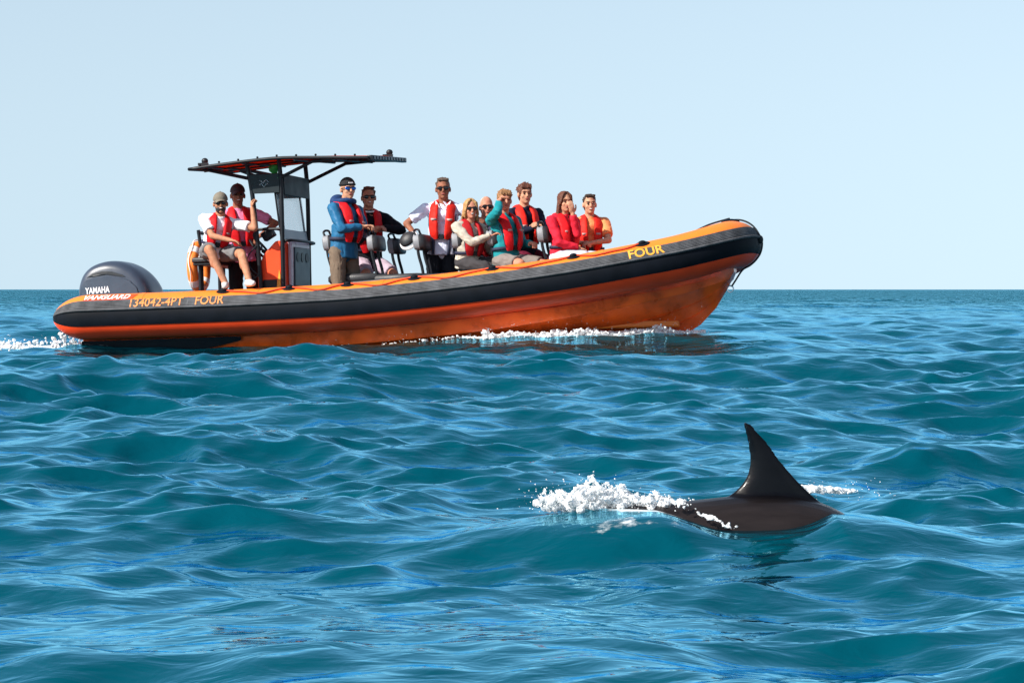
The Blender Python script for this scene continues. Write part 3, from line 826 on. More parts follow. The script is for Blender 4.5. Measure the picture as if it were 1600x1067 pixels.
M['strap'] = mat('navy_webbing', (0.008, 0.012, 0.04), 0.7, bump=0.3, bscale=200)
M['lens'] = mat('dark_lens', (0.006, 0.006, 0.008), 0.08, coat=0.5)
M['mirror_lens'] = mat('blue_mirror_lens', (0.02, 0.16, 0.62), 0.12, metal=0.7)
M['lip'] = mat('lips', (0.34, 0.08, 0.07), 0.5)
M['teeth'] = mat('teeth', (0.75, 0.73, 0.68), 0.35)
M['iris'] = mat('eye_dark', (0.015, 0.010, 0.008), 0.2)
M['shoe_white'] = mat('white_trainer', (0.62, 0.60, 0.58), 0.6, bump=0.2, vary=0.1)
M['shoe_dark'] = mat('dark_shoe', (0.03, 0.028, 0.028), 0.6, bump=0.2, vary=0.1)

def person(label, hip, phi, head, headphi, hands, feet, sk, top, bottom, hair, k=1.0, sleeve='short', legs='long', shoe='dark', vest=True, glasses=None, cap=None, beard=None,
           elbow=None, knees=None, headtilt=0.0, extra=None, curl=(0.9, 0.9), smile=False, straps=False, thick=1.0, vm=None, group='passengers on the boat'):
    hip = Vector(hip); head = Vector(head)
    f = Vector((math.cos(R_(phi)), math.sin(R_(phi)), 0)); r = f.cross(UP)
    neck_base = head - Vector((0, 0, 0.148 * k)) - f * 0.03 * k
    sp = (neck_base - hip); tl = sp.length; su = sp.normalized()
    sf = (f - su * f.dot(su)).normalized(); sr = sf.cross(su).normalized()
    rot = Matrix((sr, sf, su)).transposed()
    def T(u, v, h):            # torso frame: right, forward, fraction of the spine
        return hip + sr * u * k * thick + sf * v * k * thick + su * h * tl
    hf = Vector((math.cos(R_(headphi)), math.sin(R_(headphi)), -math.sin(R_(headtilt)))).normalized(); hr = hf.cross(UP).normalized(); hu = hr.cross(hf).normalized()
    hrot = Matrix((hr, hf, hu)).transposed()
    def H(u, v, h): return head + hr * u * k + hf * v * k + hu * h * k
    base = Vector((hip.x, hip.y, -0.30))
    B = MB()
    # head
    B.ellip(H(0, -.008, .028), (.074 * k, .094 * k, .098 * k), hrot); B.ellip(H(0, .016, -.045), (.060 * k, .072 * k, .076 * k), hrot)
    B.ellip(H(0, .060, -.092), (.026 * k, .026 * k, .022 * k), hrot)
    capsule(B, H(0, .082, .012), .010 * k, H(0, .106, -.026), .0145 * k, 8)
    B.ellip(H(0, .076, .030), (.050 * k, .018 * k, .012 * k), hrot, 12, 6)
    for s in (-1, 1):
        B.ellip(H(s * .078, -.008, -.008), (.012 * k, .022 * k, .033 * k), hrot, 10, 6)
        B.ellip(H(s * .038, .055, -.028), (.024 * k, .026 * k, .024 * k), hrot, 10, 6)
    capsule(B, neck_base - su * .03 * k, .062 * k, H(0, -.02, -.06), .054 * k)
    # trunk
    B.ellip(T(0, .0, .72), (.150 * k * thick, .105 * k * thick, .26 * tl), rot); B.ellip(T(0, .008, .36), (.135 * k * thick, .100 * k * thick, .26 * tl), rot)
    B.ellip(T(0, -.01, .04), (.155 * k * thick, .115 * k * thick, .22 * tl), rot)
    capsule(B, T(-.12, -.01, .885), .054 * k, T(.12, -.01, .885), .054 * k)
    sh = {}; el = {}; wr = {}; kn = {}; an = {}; hp = {}
    lu, lf, lt, ls = .285 * k, .25 * k, .43 * k, .43 * k
    for s, nm in ((1, 'r'), (-1, 'l')):
        S0 = T(s * .180, -.005, .865); sh[nm] = S0
        pole = (elbow or {}).get(nm) or (sr * s * 0.7 - UP * 0.6 - sf * 0.4)
        E, W = two_bone(S0, hands[nm], lu, lf, pole); el[nm] = E; wr[nm] = W
        capsule(B, S0, .050 * k, E, .037 * k); capsule(B, E, .038 * k, W, .026 * k)
        # hand with five fingers
        d = (W - E).normalized(); side = (extra or {}).get('palm_' + nm)
        pn = (side if side is not None else (-UP)); pn = (pn - d * pn.dot(d)); pn = pn.normalized() if pn.length > .05 else d.orthogonal().normalized()
        ac = d.cross(pn).normalized() * (1 if s > 0 else -1)
        pc = W + d * .045 * k
        B.ellip(pc, (.040 * k, .052 * k, .017 * k), Matrix((ac, d, pn)).transposed(), 12, 8)
        cu = curl[0] if nm == 'r' else curl[1]
        for q, (off, ln) in enumerate(((-.030, .062), (-.010, .074), (.010, .078), (.030, .070))):
            b0 = W + d * .075 * k + ac * off * k
            d1 = (d * math.cos(cu * .8) + pn * math.sin(cu * .8)).normalized(); b1 = b0 + d1 * ln * .52 * k
            d2 = (d * math.cos(cu * 1.9) + pn * math.sin(cu * 1.9)).normalized(); b2 = b1 + d2 * ln * .5 * k
            capsule(B, b0, .0095 * k, b1, .009 * k, 8); capsule(B, b1, .009 * k, b2, .0078 * k, 8)
        t0 = W + d * .025 * k + ac * .034 * k; t1 = t0 + (d * .7 + ac * .6 + pn * .35).normalized() * .042 * k; t2 = t1 + (d * .85 + ac * .1 + pn * .55 * cu).normalized() * .032 * k
        capsule(B, t0, .013 * k, t1, .011 * k, 8); capsule(B, t1, .011 * k, t2, .009 * k, 8)
        # leg
        P0 = T(s * .085, 0, .02); hp[nm] = P0
        ft = Vector(feet[nm]); A = ft + UP * .075 * k
        K, A = two_bone(P0, A, lt, ls, (knees or {}).get(nm) or f); kn[nm] = K; an[nm] = A
        capsule(B, P0, .082 * k * thick, K, .055 * k); capsule(B, K, .054 * k, A, .036 * k)
        B.ellip(K.lerp(A, .28) - f * .014 * k, (.050 * k, .050 * k, .11 * k))
        fd = (f + r * s * .18).normalized(); fd.z = 0
        capsule(B, A - UP * .035 * k - fd * .03 * k, .034 * k, A - UP * .045 * k + fd * .13 * k, .026 * k)
    me = remesh(B, 0.0075, 3, 0.34, base); me.name = 'person'
    me.materials.append(SK[sk])
    body = bpy.data.objects.new('person', me); COL.objects.link(body); body.matrix_world = BOAT_M @ Matrix.Translation(base)
    tag(body, label, 'person', group)
    def child(name, mb, m, voxel=0.0, sm=3, ratio=0.5, ang=60, wrinkle=0.0):
        if voxel:
            q = remesh(mb, voxel, sm, ratio, base); q.name = name; q.materials.append(m)
            if wrinkle:
                crumple(q, wrinkle, hip.x * 3)
            o = bpy.data.objects.new(name, q); COL.objects.link(o); o.parent = body
        else:
            mb.v = [tuple(Vector(v) - base) for v in mb.v]; o = mb.build(name, m, body, ang)
        return o
    # upper garment
    g = .013 * k
    C = MB(); C.ellip(T(0, .0, .72), (.152 * k * thick + g, .106 * k * thick + g, .25 * tl), rot); C.ellip(T(0, .008, .36), (.14 * k * thick + g, .106 * k * thick + g, .28 * tl), rot)
    hem = -.10
    capsule(C, T(0, 0, .30), .12 * k, T(0, 0, .02), .12 * k)
    rows = []
    for h, a, b_ in ((.55, .142, .104), (.30, .142, .108), (.10, .152, .114), (hem, .160, .120)):
        rows.append([T(a * 1.07 * math.cos(q), b_ * 1.07 * math.sin(q), h) for q in np.linspace(0, 2 * math.pi, 25)[:-1]])
    C.loft(rows)
    capsule(C, T(-.125, -.01, .885), .056 * k + g * .8, T(.125, -.01, .885), .056 * k + g * .8)
    capsule(C, neck_base - su * .05 * k, .070 * k, neck_base + su * .015 * k, .060 * k, flat1=True)
    for s, nm in ((1, 'r'), (-1, 'l')):
        if sleeve == 'long':
            capsule(C, sh[nm], .053 * k + g, el[nm], .042 * k + g); capsule(C, el[nm], .042 * k + g, el[nm].lerp(wr[nm], .93), .031 * k + g * .8, flat1=True)
        else:
            capsule(C, sh[nm], .055 * k + g, sh[nm].lerp(el[nm], .72), .049 * k + g * 1.3, flat1=True)
    child({'short': 'shirt', 'long': 'jacket'}[sleeve], C, top, 0.010, 2, 0.6, wrinkle=.012)
    # lower garment
    C = MB(); C.ellip(T(0, -.01, .03), (.160 * k * thick + g * .6, .120 * k * thick + g * .6, .20 * tl), rot)
    for s, nm in ((1, 'r'), (-1, 'l')):
        if legs == 'long':
            capsule(C, hp[nm], .086 * k * thick + g * .6, kn[nm], .060 * k + g); capsule(C, kn[nm], .060 * k + g, kn[nm].lerp(an[nm], .94), .050 * k + g, flat1=True)
        else:
            capsule(C, hp[nm], .088 * k * thick + g * .6, hp[nm].lerp(kn[nm], .86), .068 * k + g * 1.4, flat1=True)
    child('trousers' if legs == 'long' else 'shorts', C, bottom, 0.011, 2, 0.6, wrinkle=.012)
    for s, nm in ((1, 'r'), (-1, 'l')):
        fd = (f + r * s * .18).normalized()
        C = MB(); capsule(C, an[nm] - UP * .035 * k - fd * .035 * k, .043 * k, an[nm] - UP * .042 * k + fd * .135 * k, .034 * k, 14)
        capsule(C, an[nm] - UP * .03 * k, .042 * k, an[nm] + UP * .01 * k, .044 * k, flat1=True)
        child('shoe', C, M['shoe_' + shoe], 0.011, 2, 0.6)
    # life vest: a padded collar round the neck with two front lobes
    if vest:
        path = [(.060, .132, .22), (.078, .150, .36), (.086, .154, .58), (.088, .120, .78), (.090, .058, .93), (.082, -.03, 1.0), (.045, -.085, 1.01), (0, -.098, 1.01)]
        full = path + [(-u, v, h) for u, v, h in path[-2::-1]]
        P = catmull([T(*q) for q in full], 5); axis = T(0, 0, .5)
        rows = []; nP = len(P)
        for i, p in enumerate(P):
            t = (P[min(i + 1, nP - 1)] - P[max(i - 1, 0)]).normalized()
            c = T(0, -.01, .66)
            o = (p - c); o = (o - t * o.dot(t)).normalized(); w_ = t.cross(o).normalized()
            e = min(i, nP - 1 - i) / 5.0; kk = min(1.0, 0.62 + 0.38 * e) if e < 1 else 1.0
            wd = .053 * kk * k; th = .023 * kk * k
            rows.append([p + w_ * wd * math.copysign(abs(math.cos(a)) ** .7, math.cos(a)) + o * th * math.copysign(abs(math.sin(a)) ** .8, math.sin(a)) for a in np.linspace(0, 2 * math.pi, 17)[:-1]])
        C = MB(); C.loft(rows); vo = child('life_vest', C, vm or M['vest'])
        crumple(vo.data, .006, hip.x * 5)
        for s in (-1, 1):
            C = MB(); C.grid([[T(s * u, .150 + .032, h) for u in (.055, .112)] for h in (.60, .645)]); so = child('reflective_patch', C, M['reflect_dull']); so.modifiers.new('t', 'SOLIDIFY').thickness = .004
            C = MB(); C.tube([T(s * .118, .13, .30), T(s * .135, .125, .5), T(s * .142, .08, .75)], .007 * k, 6); child('vest_edging', C, M['strap'])
        rows = []
        for h in (.235, .30):
            rows.append([T(.175 * math.cos(q), .135 * math.sin(q) + .006, h) for q in np.linspace(0, 2 * math.pi, 29)[:-1]])
        C = MB(); C.grid(rows, wrap=True); so = child('belt', C, M['strap'])
        so.modifiers.new('t', 'SOLIDIFY').thickness = 0.006
        C = MB(); C.box(T(0, .150, .27), (.05 * k, .02 * k, .055 * k), rot); child('buckle', C, M['black'])
        if straps:
            for s in (-1, 1):
                C = MB(); C.grid([[T(s * .082 + d_, .134 + .006 * (1 - h), h) for d_ in (-.016, .016)] for h in (.26, .16, .04, -.10)])
                so = child('strap', C, M['strap']); so.modifiers.new('t', 'SOLIDIFY').thickness = 0.005
    # face
    if glasses:
        for s in (-1, 1):
            C = MB(); C.ellip(H(s * .034, .086, .004), (.031 * k, .011 * k, .022 * k), hrot, 14, 8); child('sunglass_lens', C, glasses)
            C = MB(); C.tube([H(s * .062, .078, .010), H(s * .080, .03, .010), H(s * .083, -.02, .002)], .004 * k, 6); child('sunglass_arm', C, M['black'])
        C = MB(); C.tube([H(-.05, .094, .014), H(0, .100, .014), H(.05, .094, .014)], .005 * k, 6); child('sunglass_bridge', C, M['black'])
    else:
        for s in (-1, 1):
            C = MB(); C.ellip(H(s * .033, .0785, .004), (.014 * k, .009 * k, .007 * k), hrot, 10, 6); child('eye', C, M['iris'])
            C = MB(); C.tube([H(s * .014, .092, .026), H(s * .034, .090, .031), H(s * .054, .078, .026)], .0045 * k, 6); child('eyebrow', C, hair[1])
    C = MB(); C.ellip(H(0, .086, -.058), (.024 * k, .010 * k, .0085 * k), hrot, 12, 6); child('mouth', C, M['lip'])
    if smile:
        C = MB(); C.ellip(H(0, .0895, -.056), (.018 * k, .009 * k, .006 * k), hrot, 12, 6); child('teeth', C, M['teeth'])
    if beard:
        C = MB(); C.ellip(H(0, .022, -.062), (.061 * k, .070 * k, .058 * k), hrot); C.ellip(H(0, .078, -.042), (.030 * k, .014 * k, .007 * k), hrot, 10, 6)
        child('beard', C, beard, 0.009, 2, 0.7)
    # hair
    style, hm = hair
    rs = random.Random(hash(label) & 1023 if False else len(label) * 7 + int(hip.x * 100))
    if style != 'none':
        C = MB(); up_, bk = (.034, -.018)
        vol = {'short': 1.0, 'buzz': .965, 'tousled': 1.06, 'long': 1.04, 'bob': 1.05}[style]
        C.ellip(H(0, -.020, .036), (.080 * k * vol, .094 * k * vol, .096 * k * vol), hrot)
        C.ellip(H(0, -.045, -.015), (.070 * k * vol, .064 * k, .085 * k), hrot)
        if style in ('tousled', 'short', 'long', 'bob'):
            nt_ = 46 if style == 'tousled' else 26
            for q in range(nt_):
                a = rs.uniform(0, 6.283); z = rs.uniform(.15, 1.0); c_ = math.sqrt(1 - z * z)
                p = Vector((.078 * c_ * math.cos(a), .092 * c_ * math.sin(a) - .018, .034 + .094 * z))
                if p.y > .055 and p.z < .085: continue
                ln = .030 if style == 'tousled' else .016
                dv = Vector((rs.uniform(-1, 1), rs.uniform(-.4, 1.0), rs.uniform(-.2, .6))).normalized() * ln
                capsule(C, H(*p), .013 * k, H(*(p + dv)), .006 * k, 6)
        if style == 'tousled' or style == 'short':
            for q in range(9):
                u = -.055 + q * .0137; capsule(C, H(u, .060, .108), .014 * k, H(u + rs.uniform(-.012, .012), .086, .072 + rs.uniform(-.012, .008)) if style == 'tousled' else H(u, .074, .094), .008 * k, 6)
        if style in ('long', 'bob'):
            dn = -.42 if style == 'long' else -.15
            for q in range(26 if style == 'long' else 20):
                a = R_(rs.uniform(150, 390)); u = .074 * math.cos(a); v = .085 * math.sin(a) - .012
                if v > .03: v = .03
                p0 = H(u * .9, v * .9, .06); p1 = H(u * 1.16, v * 1.08, -.05); e_ = dn * rs.uniform(.7, 1.05)
                p2 = H(u * 1.25 + rs.uniform(-.02, .02), v * 1.15 - .02 + rs.uniform(-.02, .01), e_ * .6 - .03); p3 = H(u * 1.1 + rs.uniform(-.05, .05), v * 1.35 - .05, e_)
                capsule(C, p0, .020 * k, p1, .020 * k, 7); capsule(C, p1, .020 * k, p2, .015 * k, 7); capsule(C, p2, .015 * k, p3, .006 * k, 7)
            for s in (-1, 1):
                for q in range(4):
                    capsule(C, H(s * .012, .055, .118), .012 * k, H(s * (.052 + .006 * q), .074 - .012 * q, .075), .012 * k, 6); capsule(C, H(s * (.052 + .006 * q), .074 - .012 * q, .075), .012 * k, H(s * (.074 + .003 * q), .050 - .012 * q, -.02), .012 * k, 6)
        child('hair', C, hm, 0.008, 1, 0.6)
    if cap:
        kind, cm = cap
        C = MB(); C.ellip(H(0, -.008, .045), (.086 * k, .104 * k, .092 * k), hrot, 24, 10, v0=-4, v1=90)
        if kind == 'beanie':
            C.tube([H(.0875 * math.cos(a), -.008 + .1055 * math.sin(a), .052) for a in np.linspace(0, 6.2832, 25)[:-1]], .006 * k, 8, closed=True)
        co = child(kind, C, cm, ang=50)
        if kind == 'cap':
            rows = []
            for t in np.linspace(0, 1, 6):
                rows.append([H(.080 * math.sin(R_(a)) * (1 - .10 * t), -.008 + .100 * math.cos(R_(a)) + .070 * t * math.cos(R_(a)) ** .7, .046 - .020 * t - .030 * abs(math.sin(R_(a))) ** 2 * (0.3 + t)) for a in np.linspace(-68, 68, 13)])
            C = MB(); C.grid(rows); vo = child('visor', C, cm); vo.modifiers.new('t', 'SOLIDIFY').thickness = 0.005
            C = MB(); C.ellip(H(0, -.008, .137), (.010 * k, .010 * k, .006 * k), hrot, 8, 5); child('cap_button', C, cm)
    return dict(body=body, T=T, H=H, wr=wr, child=child, rot=rot, hrot=hrot, el=el, k=k)

V = Vector
hairm = lambda n, c: mat(n, c, 0.55, bump=0.9, bscale=60, vary=0.35, vscale=40, spec=0.4)
HB = hairm('dark_brown_hair', (0.035, 0.018, 0.010)); HS = hairm('sandy_hair', (0.26, 0.125, 0.05)); HL = hairm('blonde_hair', (0.40, 0.22, 0.085)); HC = hairm('chestnut_hair', (0.105, 0.032, 0.014)); HG = hairm('grey_hair', (0.36, 0.33, 0.30)); HK = hairm('black_beard', (0.018, 0.012, 0.010)); HM = hairm('grey_brown_hair', (0.085, 0.052, 0.036))

# skipper perched on the helm bench, one foot on the tube
p = person('man in grey cap and white shirt sitting at the stern, holding the canopy post', (1.74, -.60, .68), -62, (1.85, -.66, 1.225), -68,
    {'r': (2.04, -.88, .80), 'l': (2.185, -.555, 1.165)}, {'r': (2.02, -1.05, .255), 'l': (2.30, -1.06, .275)}, 'tan', cloth('white_shirt', (0.80, 0.80, 0.84)), cloth('grey_shorts', (0.17, 0.17, 0.175)), ('buzz', HB), k=.97,
    sleeve='short', legs='short', shoe='white', glasses=M['lens'], cap=('cap', mat('grey_cap_cloth', (0.17, 0.145, 0.11), .8, bump=.4, vary=.1)), beard=HK, smile=True,
    elbow={'r': V((-.5, -.4, -.6)), 'l': V((.2, -.3, -1))}, knees={'l': V((.9, -.5, .6)), 'r': V((.3, -.9, .2))}, curl=(.35, 1.1), extra={'palm_r': V((0, -.2, -1)), 'palm_l': V((.9, .5, 0))})
p = person('man in dark maroon cap and pink shirt standing behind the skipper', (1.87, -.02, .65), -62, (1.85, -.08, 1.35), -66,
    {'r': (1.80, -.30, .72), 'l': (2.12, -.12, .88)}, {'r': (1.80, -.08, -.30), 'l': (1.98, .08, -.30)}, 'dark', cloth('pink_shirt', (0.72, 0.24, 0.42)), cloth('black_trousers_a', (0.016, 0.014, 0.016)), ('buzz', HB), k=1.0,
    sleeve='short', glasses=None, cap=('cap', mat('maroon_cap_cloth', (0.040, 0.012, 0.016), .8, bump=.4)), smile=True, elbow={'l': V((1, -.2, -.7))})
# blue jacket
jk = cloth('blue_shell_jacket', (0.022, 0.125, 0.255), .45, .1)
p = person('man in blue hooded jacket, black beanie and mirrored blue sunglasses', (3.20, -.46, .63), -28, (3.27, -.46, 1.335), -50,
    {'r': (3.46, -.56, .91), 'l': (3.47, -.34, .91)}, {'r': (3.12, -.62, -.30), 'l': (3.26, -.30, -.30)}, 'fair', jk, cloth('brown_trousers', (0.15, 0.115, 0.085)), ('none', HB), k=1.0,
    sleeve='long', glasses=M['mirror_lens'], cap=('beanie', mat('black_knit', (0.010, 0.010, 0.012), .9, bump=.8, bscale=90)), beard=None, thick=1.08, elbow={'r': V((-.3, -.8, -.8)), 'l': V((.2, .5, -1))})
C = MB(); T_ = p['T']
C.ellip(T_(0, -.115, 1.02), (.115, .075, .085), p['rot']); C.tube([T_(.095 * math.cos(a), -.02 + .095 * math.sin(a), 1.02 + .02 * math.sin(a)) for a in np.linspace(0, 6.2832, 21)[:-1]], .032, 10, closed=True)
p['child']('hood', C, cloth('navy_hood', (0.018, 0.045, 0.13), .6), .010, 2, .7)
C = MB(); C.box(p['H'](0, .092, .066), (.05, .008, .014), p['hrot']); p['child']('beanie_badge', C, M['whiteprint'])
p = person('young man in black sweater and pale shorts seated beside the blue jacket', (3.24, .34, .54), -60, (3.285, .28, 1.285), -66,
    {'r': (3.42, .10, .90), 'l': (3.47, .16, .93)}, {'r': (3.30, .02, -.1), 'l': (3.52, .12, -.1)}, 'pink', cloth('black_sweater', (0.010, 0.010, 0.014)), cloth('mauve_shorts', (0.42, 0.33, 0.40)), ('short', HC), k=1.0,
    sleeve='long', legs='short', shoe='white', glasses=M['lens'], smile=True, elbow={'l': V((1, .1, -.5)), 'r': V((-.5, 0, -1))}, knees={'r': V((.4, -.8, .5)), 'l': V((.7, -.5, .5))})
C = MB(); C.tube([p['T'](.066 * math.cos(a), .014 + .064 * math.sin(a), 1.0 + .02 * math.sin(a) * -1) for a in np.linspace(0, 6.2832, 21)[:-1]], .010, 8, closed=True); p['child']('collar', C, cloth('white_collar', (.8, .8, .8)))
# standing man
p = person('tall man in pale polo shirt and black trousers standing amidships in sunglasses', (4.235, -.10, .635), -80, (4.27, -.12, 1.315), -74,
    {'r': (3.985, -.25, .80), 'l': (4.50, -.12, .80)}, {'r': (4.13, -.12, -.30), 'l': (4.34, -.10, -.30)}, 'dark', cloth('pale_polo', (0.66, 0.69, 0.84)), cloth('black_trousers_b', (0.011, 0.012, 0.017)), ('short', HM), k=1.0, vm=M['vest_bright'],
    sleeve='short', glasses=M['lens'], straps=True, thick=1.06, elbow={'r': V((-1, .2, -.3)), 'l': V((1, .3, -.3))}, curl=(1.1, .6))
C = MB()
for s in (-1, 1):
    C.add([p['T'](s * .012, .112, .86), p['T'](s * .075, .085, 1.02), p['T'](s * .085, .03, 1.05), p['T'](s * .070, .115, .90)], [(0, 1, 2, 3)])
so = p['child']('collar', C, cloth('white_polo_collar', (.8, .8, .82))); so.modifiers.new('t', 'SOLIDIFY').thickness = .006
hand_cap = p['wr']['r']
# seated pairs
p = person('woman with shoulder-length blonde hair, knitted top and sunglasses sitting on a jockey seat', (4.61, -.43, .45), -42, (4.67, -.46, 1.055), -62,
    {'r': (4.92, -.55, .755), 'l': (4.93, -.42, .76)}, {'r': (5.02, -.80, -.02), 'l': (5.06, -.42, -.02)}, 'pink', cloth('cream_knit', (0.46, 0.42, 0.35), .9, .3), cloth('charcoal_leggings', (0.045, 0.042, 0.045)), ('bob', HL), k=.92, vm=M['vest_dull'],
    sleeve='long', glasses=M['lens'], smile=True, knees={'r': V((.9, -.6, .5)), 'l': V((1, -.1, .5))}, elbow={'r': V((-.4, -.5, -1)), 'l': V((0, .4, -1))})
p = person('grey-haired man in dark sunglasses sitting behind the blonde woman', (4.63, .30, .46), -50, (4.665, .25, 1.115), -66,
    {'r': (4.93, .06, .80), 'l': (4.95, .14, .82)}, {'r': (4.95, .12, -.1), 'l': (4.98, .40, -.1)}, 'pink', cloth('lavender_shirt', (0.60, 0.60, 0.76)), cloth('navy_trousers', (0.015, 0.018, 0.04)), ('buzz', HG), k=.97, vm=M['vest_dull'],
    sleeve='short', glasses=M['lens'], knees={'r': V((1, -.3, .5)), 'l': V((1, 0, .5))})
p = person('person in teal jacket raising a hand to shade the eyes', (5.05, -.42, .46), -34, (5.045, -.42, 1.135), -60,
    {'r': (5.02, -.57, 1.115), 'l': (5.32, -.38, .66)}, {'r': (5.26, -.80, -.05), 'l': (5.42, -.50, -.05)}, 'pink', cloth('teal_jacket', (0.012, 0.225, 0.255), .55), cloth('stone_shorts', (0.20, 0.17, 0.155)), ('tousled', HS), k=.95,
    sleeve='long', legs='short', elbow={'r': V((-.15, -.6, -.85)), 'l': V((.2, .2, -1))}, knees={'r': V((.8, -.7, .5)), 'l': V((1, -.2, .5))}, curl=(.35, .8), extra={'palm_r': V((.5, .6, -.6))}, thick=1.08)
p = person('boy with a tousled fringe in dark top, sitting behind the teal jacket', (5.07, .34, .56), -50, (5.105, .28, 1.245), -60,
    {'r': (5.26, .08, .86), 'l': (5.28, .14, .88)}, {'r': (5.30, .05, -.1), 'l': (5.42, .32, -.1)}, 'fair', cloth('navy_top', (0.010, 0.013, 0.030)), cloth('maroon_shorts', (0.11, 0.010, 0.028)), ('tousled', HC), k=.96, vm=M['vest_bright'],
    sleeve='long', legs='short', knees={'r': V((1, -.5, .5)), 'l': V((1, -.1, .5))})
p = person('girl with long brown hair in red jacket holding a hand to her mouth', (5.67, -.40, .47), -38, (5.72, -.42, 1.09), -55,
    {'r': (5.88, -.48, .58), 'l': (5.835, -.555, .955)}, {'r': (6.02, -.72, .02), 'l': (6.08, -.42, .02)}, 'fair', cloth('red_jacket', (0.62, 0.022, 0.045)), cloth('pale_denim', (0.46, 0.48, 0.58)), ('long', HC), k=.93,
    sleeve='long', glasses=None, elbow={'l': V((.2, -.2, -1)), 'r': V((-.3, -.6, -.8))}, knees={'r': V((1, -.5, .5)), 'l': V((1, 0, .5))}, curl=(.6, .3), extra={'palm_l': V((-.5, .8, 0))})
p = person('boy with short dark hair in orange shirt nearest the bow', (5.86, .14, .47), -72, (5.885, .08, 1.085), -68,
    {'r': (5.84, -.12, .66), 'l': (5.93, -.13, .65)}, {'r': (5.86, -.14, -.2), 'l': (6.05, -.10, -.2)}, 'fair', cloth('orange_shirt', (0.74, 0.26, 0.10)), cloth('dark_shorts', (0.05, 0.03, 0.03)), ('short', HB), k=.92, vm=M['vest_bright'],
    sleeve='short', legs='short', smile=True, elbow={'r': V((-1, .2, -.5)), 'l': V((1, .2, -.5))}, knees={'r': V((.1, -1, .4)), 'l': V((.4, -1, .4))})

def loose(name, mb, mats, label, cat, org, ang=50, bevel=0.0):
    """a thing carried on the boat: its own top-level object with its origin at org"""
    org = Vector(org); mb.v = [tuple(Vector(v) - org) for v in mb.v]
    o = mb.build(name, mats, None, ang, bevel); o.matrix_world = BOAT_M @ Matrix.Translation(org)
    return tag(o, label, cat)
# cap in the standing man's hand
b = MB(); cp = hand_cap + V((-.085, -.05, -.035)); rc = Matrix.Rotation(R_(-30), 3, 'Y') @ Matrix.Rotation(R_(58), 3, 'X')
b.ellip(cp, (.100, .090, .060), rc, 20, 8, v0=-2)
sunhat = loose('sun_hat', b, M['blackcloth'], 'black and white cap hanging from the hand of the standing man', 'cap', cp)
b = MB(); rows = []
for t in np.linspace(0, 1, 5):
    rows.append([rc @ V(((.092 + .030 * t) * math.cos(a), (.092 + .030 * t) * math.sin(a), -.005 - .028 * t)) for a in np.linspace(0, 6.2832, 25)[:-1]])
b.grid(rows, wrap=True); o = b.build('brim', M['white'], sunhat); o.modifiers.new('t', 'SOLIDIFY').thickness = .006
# ring lifebuoy on the back of the helm bench
b = MB(); ctr = V((1.435, -.28, .545))
b.tube([ctr + V((0, .21 * math.cos(a), .235 * math.sin(a))) for a in np.linspace(0, 6.2832, 41)[:-1]], .062, 14, closed=True)
ring_ = loose('lifebuoy', b, M['buoy'], 'orange ring lifebuoy with white bands hung behind the skipper', 'lifebuoy', ctr)
for a0 in (45, 135, 225, 315):
    b = MB(); b.tube([V((0, .21 * math.cos(R_(a)), .235 * math.sin(R_(a)))) for a in np.linspace(a0 - 9, a0 + 9, 5)], .0645, 14); b.build('reflective_band', M['reflect'], ring_, 60)
b = MB(); b.tube([V((-.01 + .012 * math.sin(6 * a), .285 * math.cos(a), .31 * math.sin(a))) for a in np.linspace(0, 6.2832, 49)[:-1]], .006, 6, closed=True); b.build('grab_rope', M['whiteprint'], ring_, 60)
# small green flag tied under the canopy
b = MB(); rows = []
for t in np.linspace(0, 1, 9):
    rows.append([V((2.36 + .11 * t + .01 * math.sin(9 * s), -.49 + .03 * math.sin(7 * t + 3 * s), 1.64 - .15 * s * (1 - .65 * (1 - t)))) for s in np.linspace(0, 1, 8)])
b.grid(rows)
fl = loose('flag', b, M['green'], 'small green flag tied beneath the canopy', 'flag', (2.44, -.49, 1.64)); fl.modifiers.new('t', 'SOLIDIFY').thickness = .003

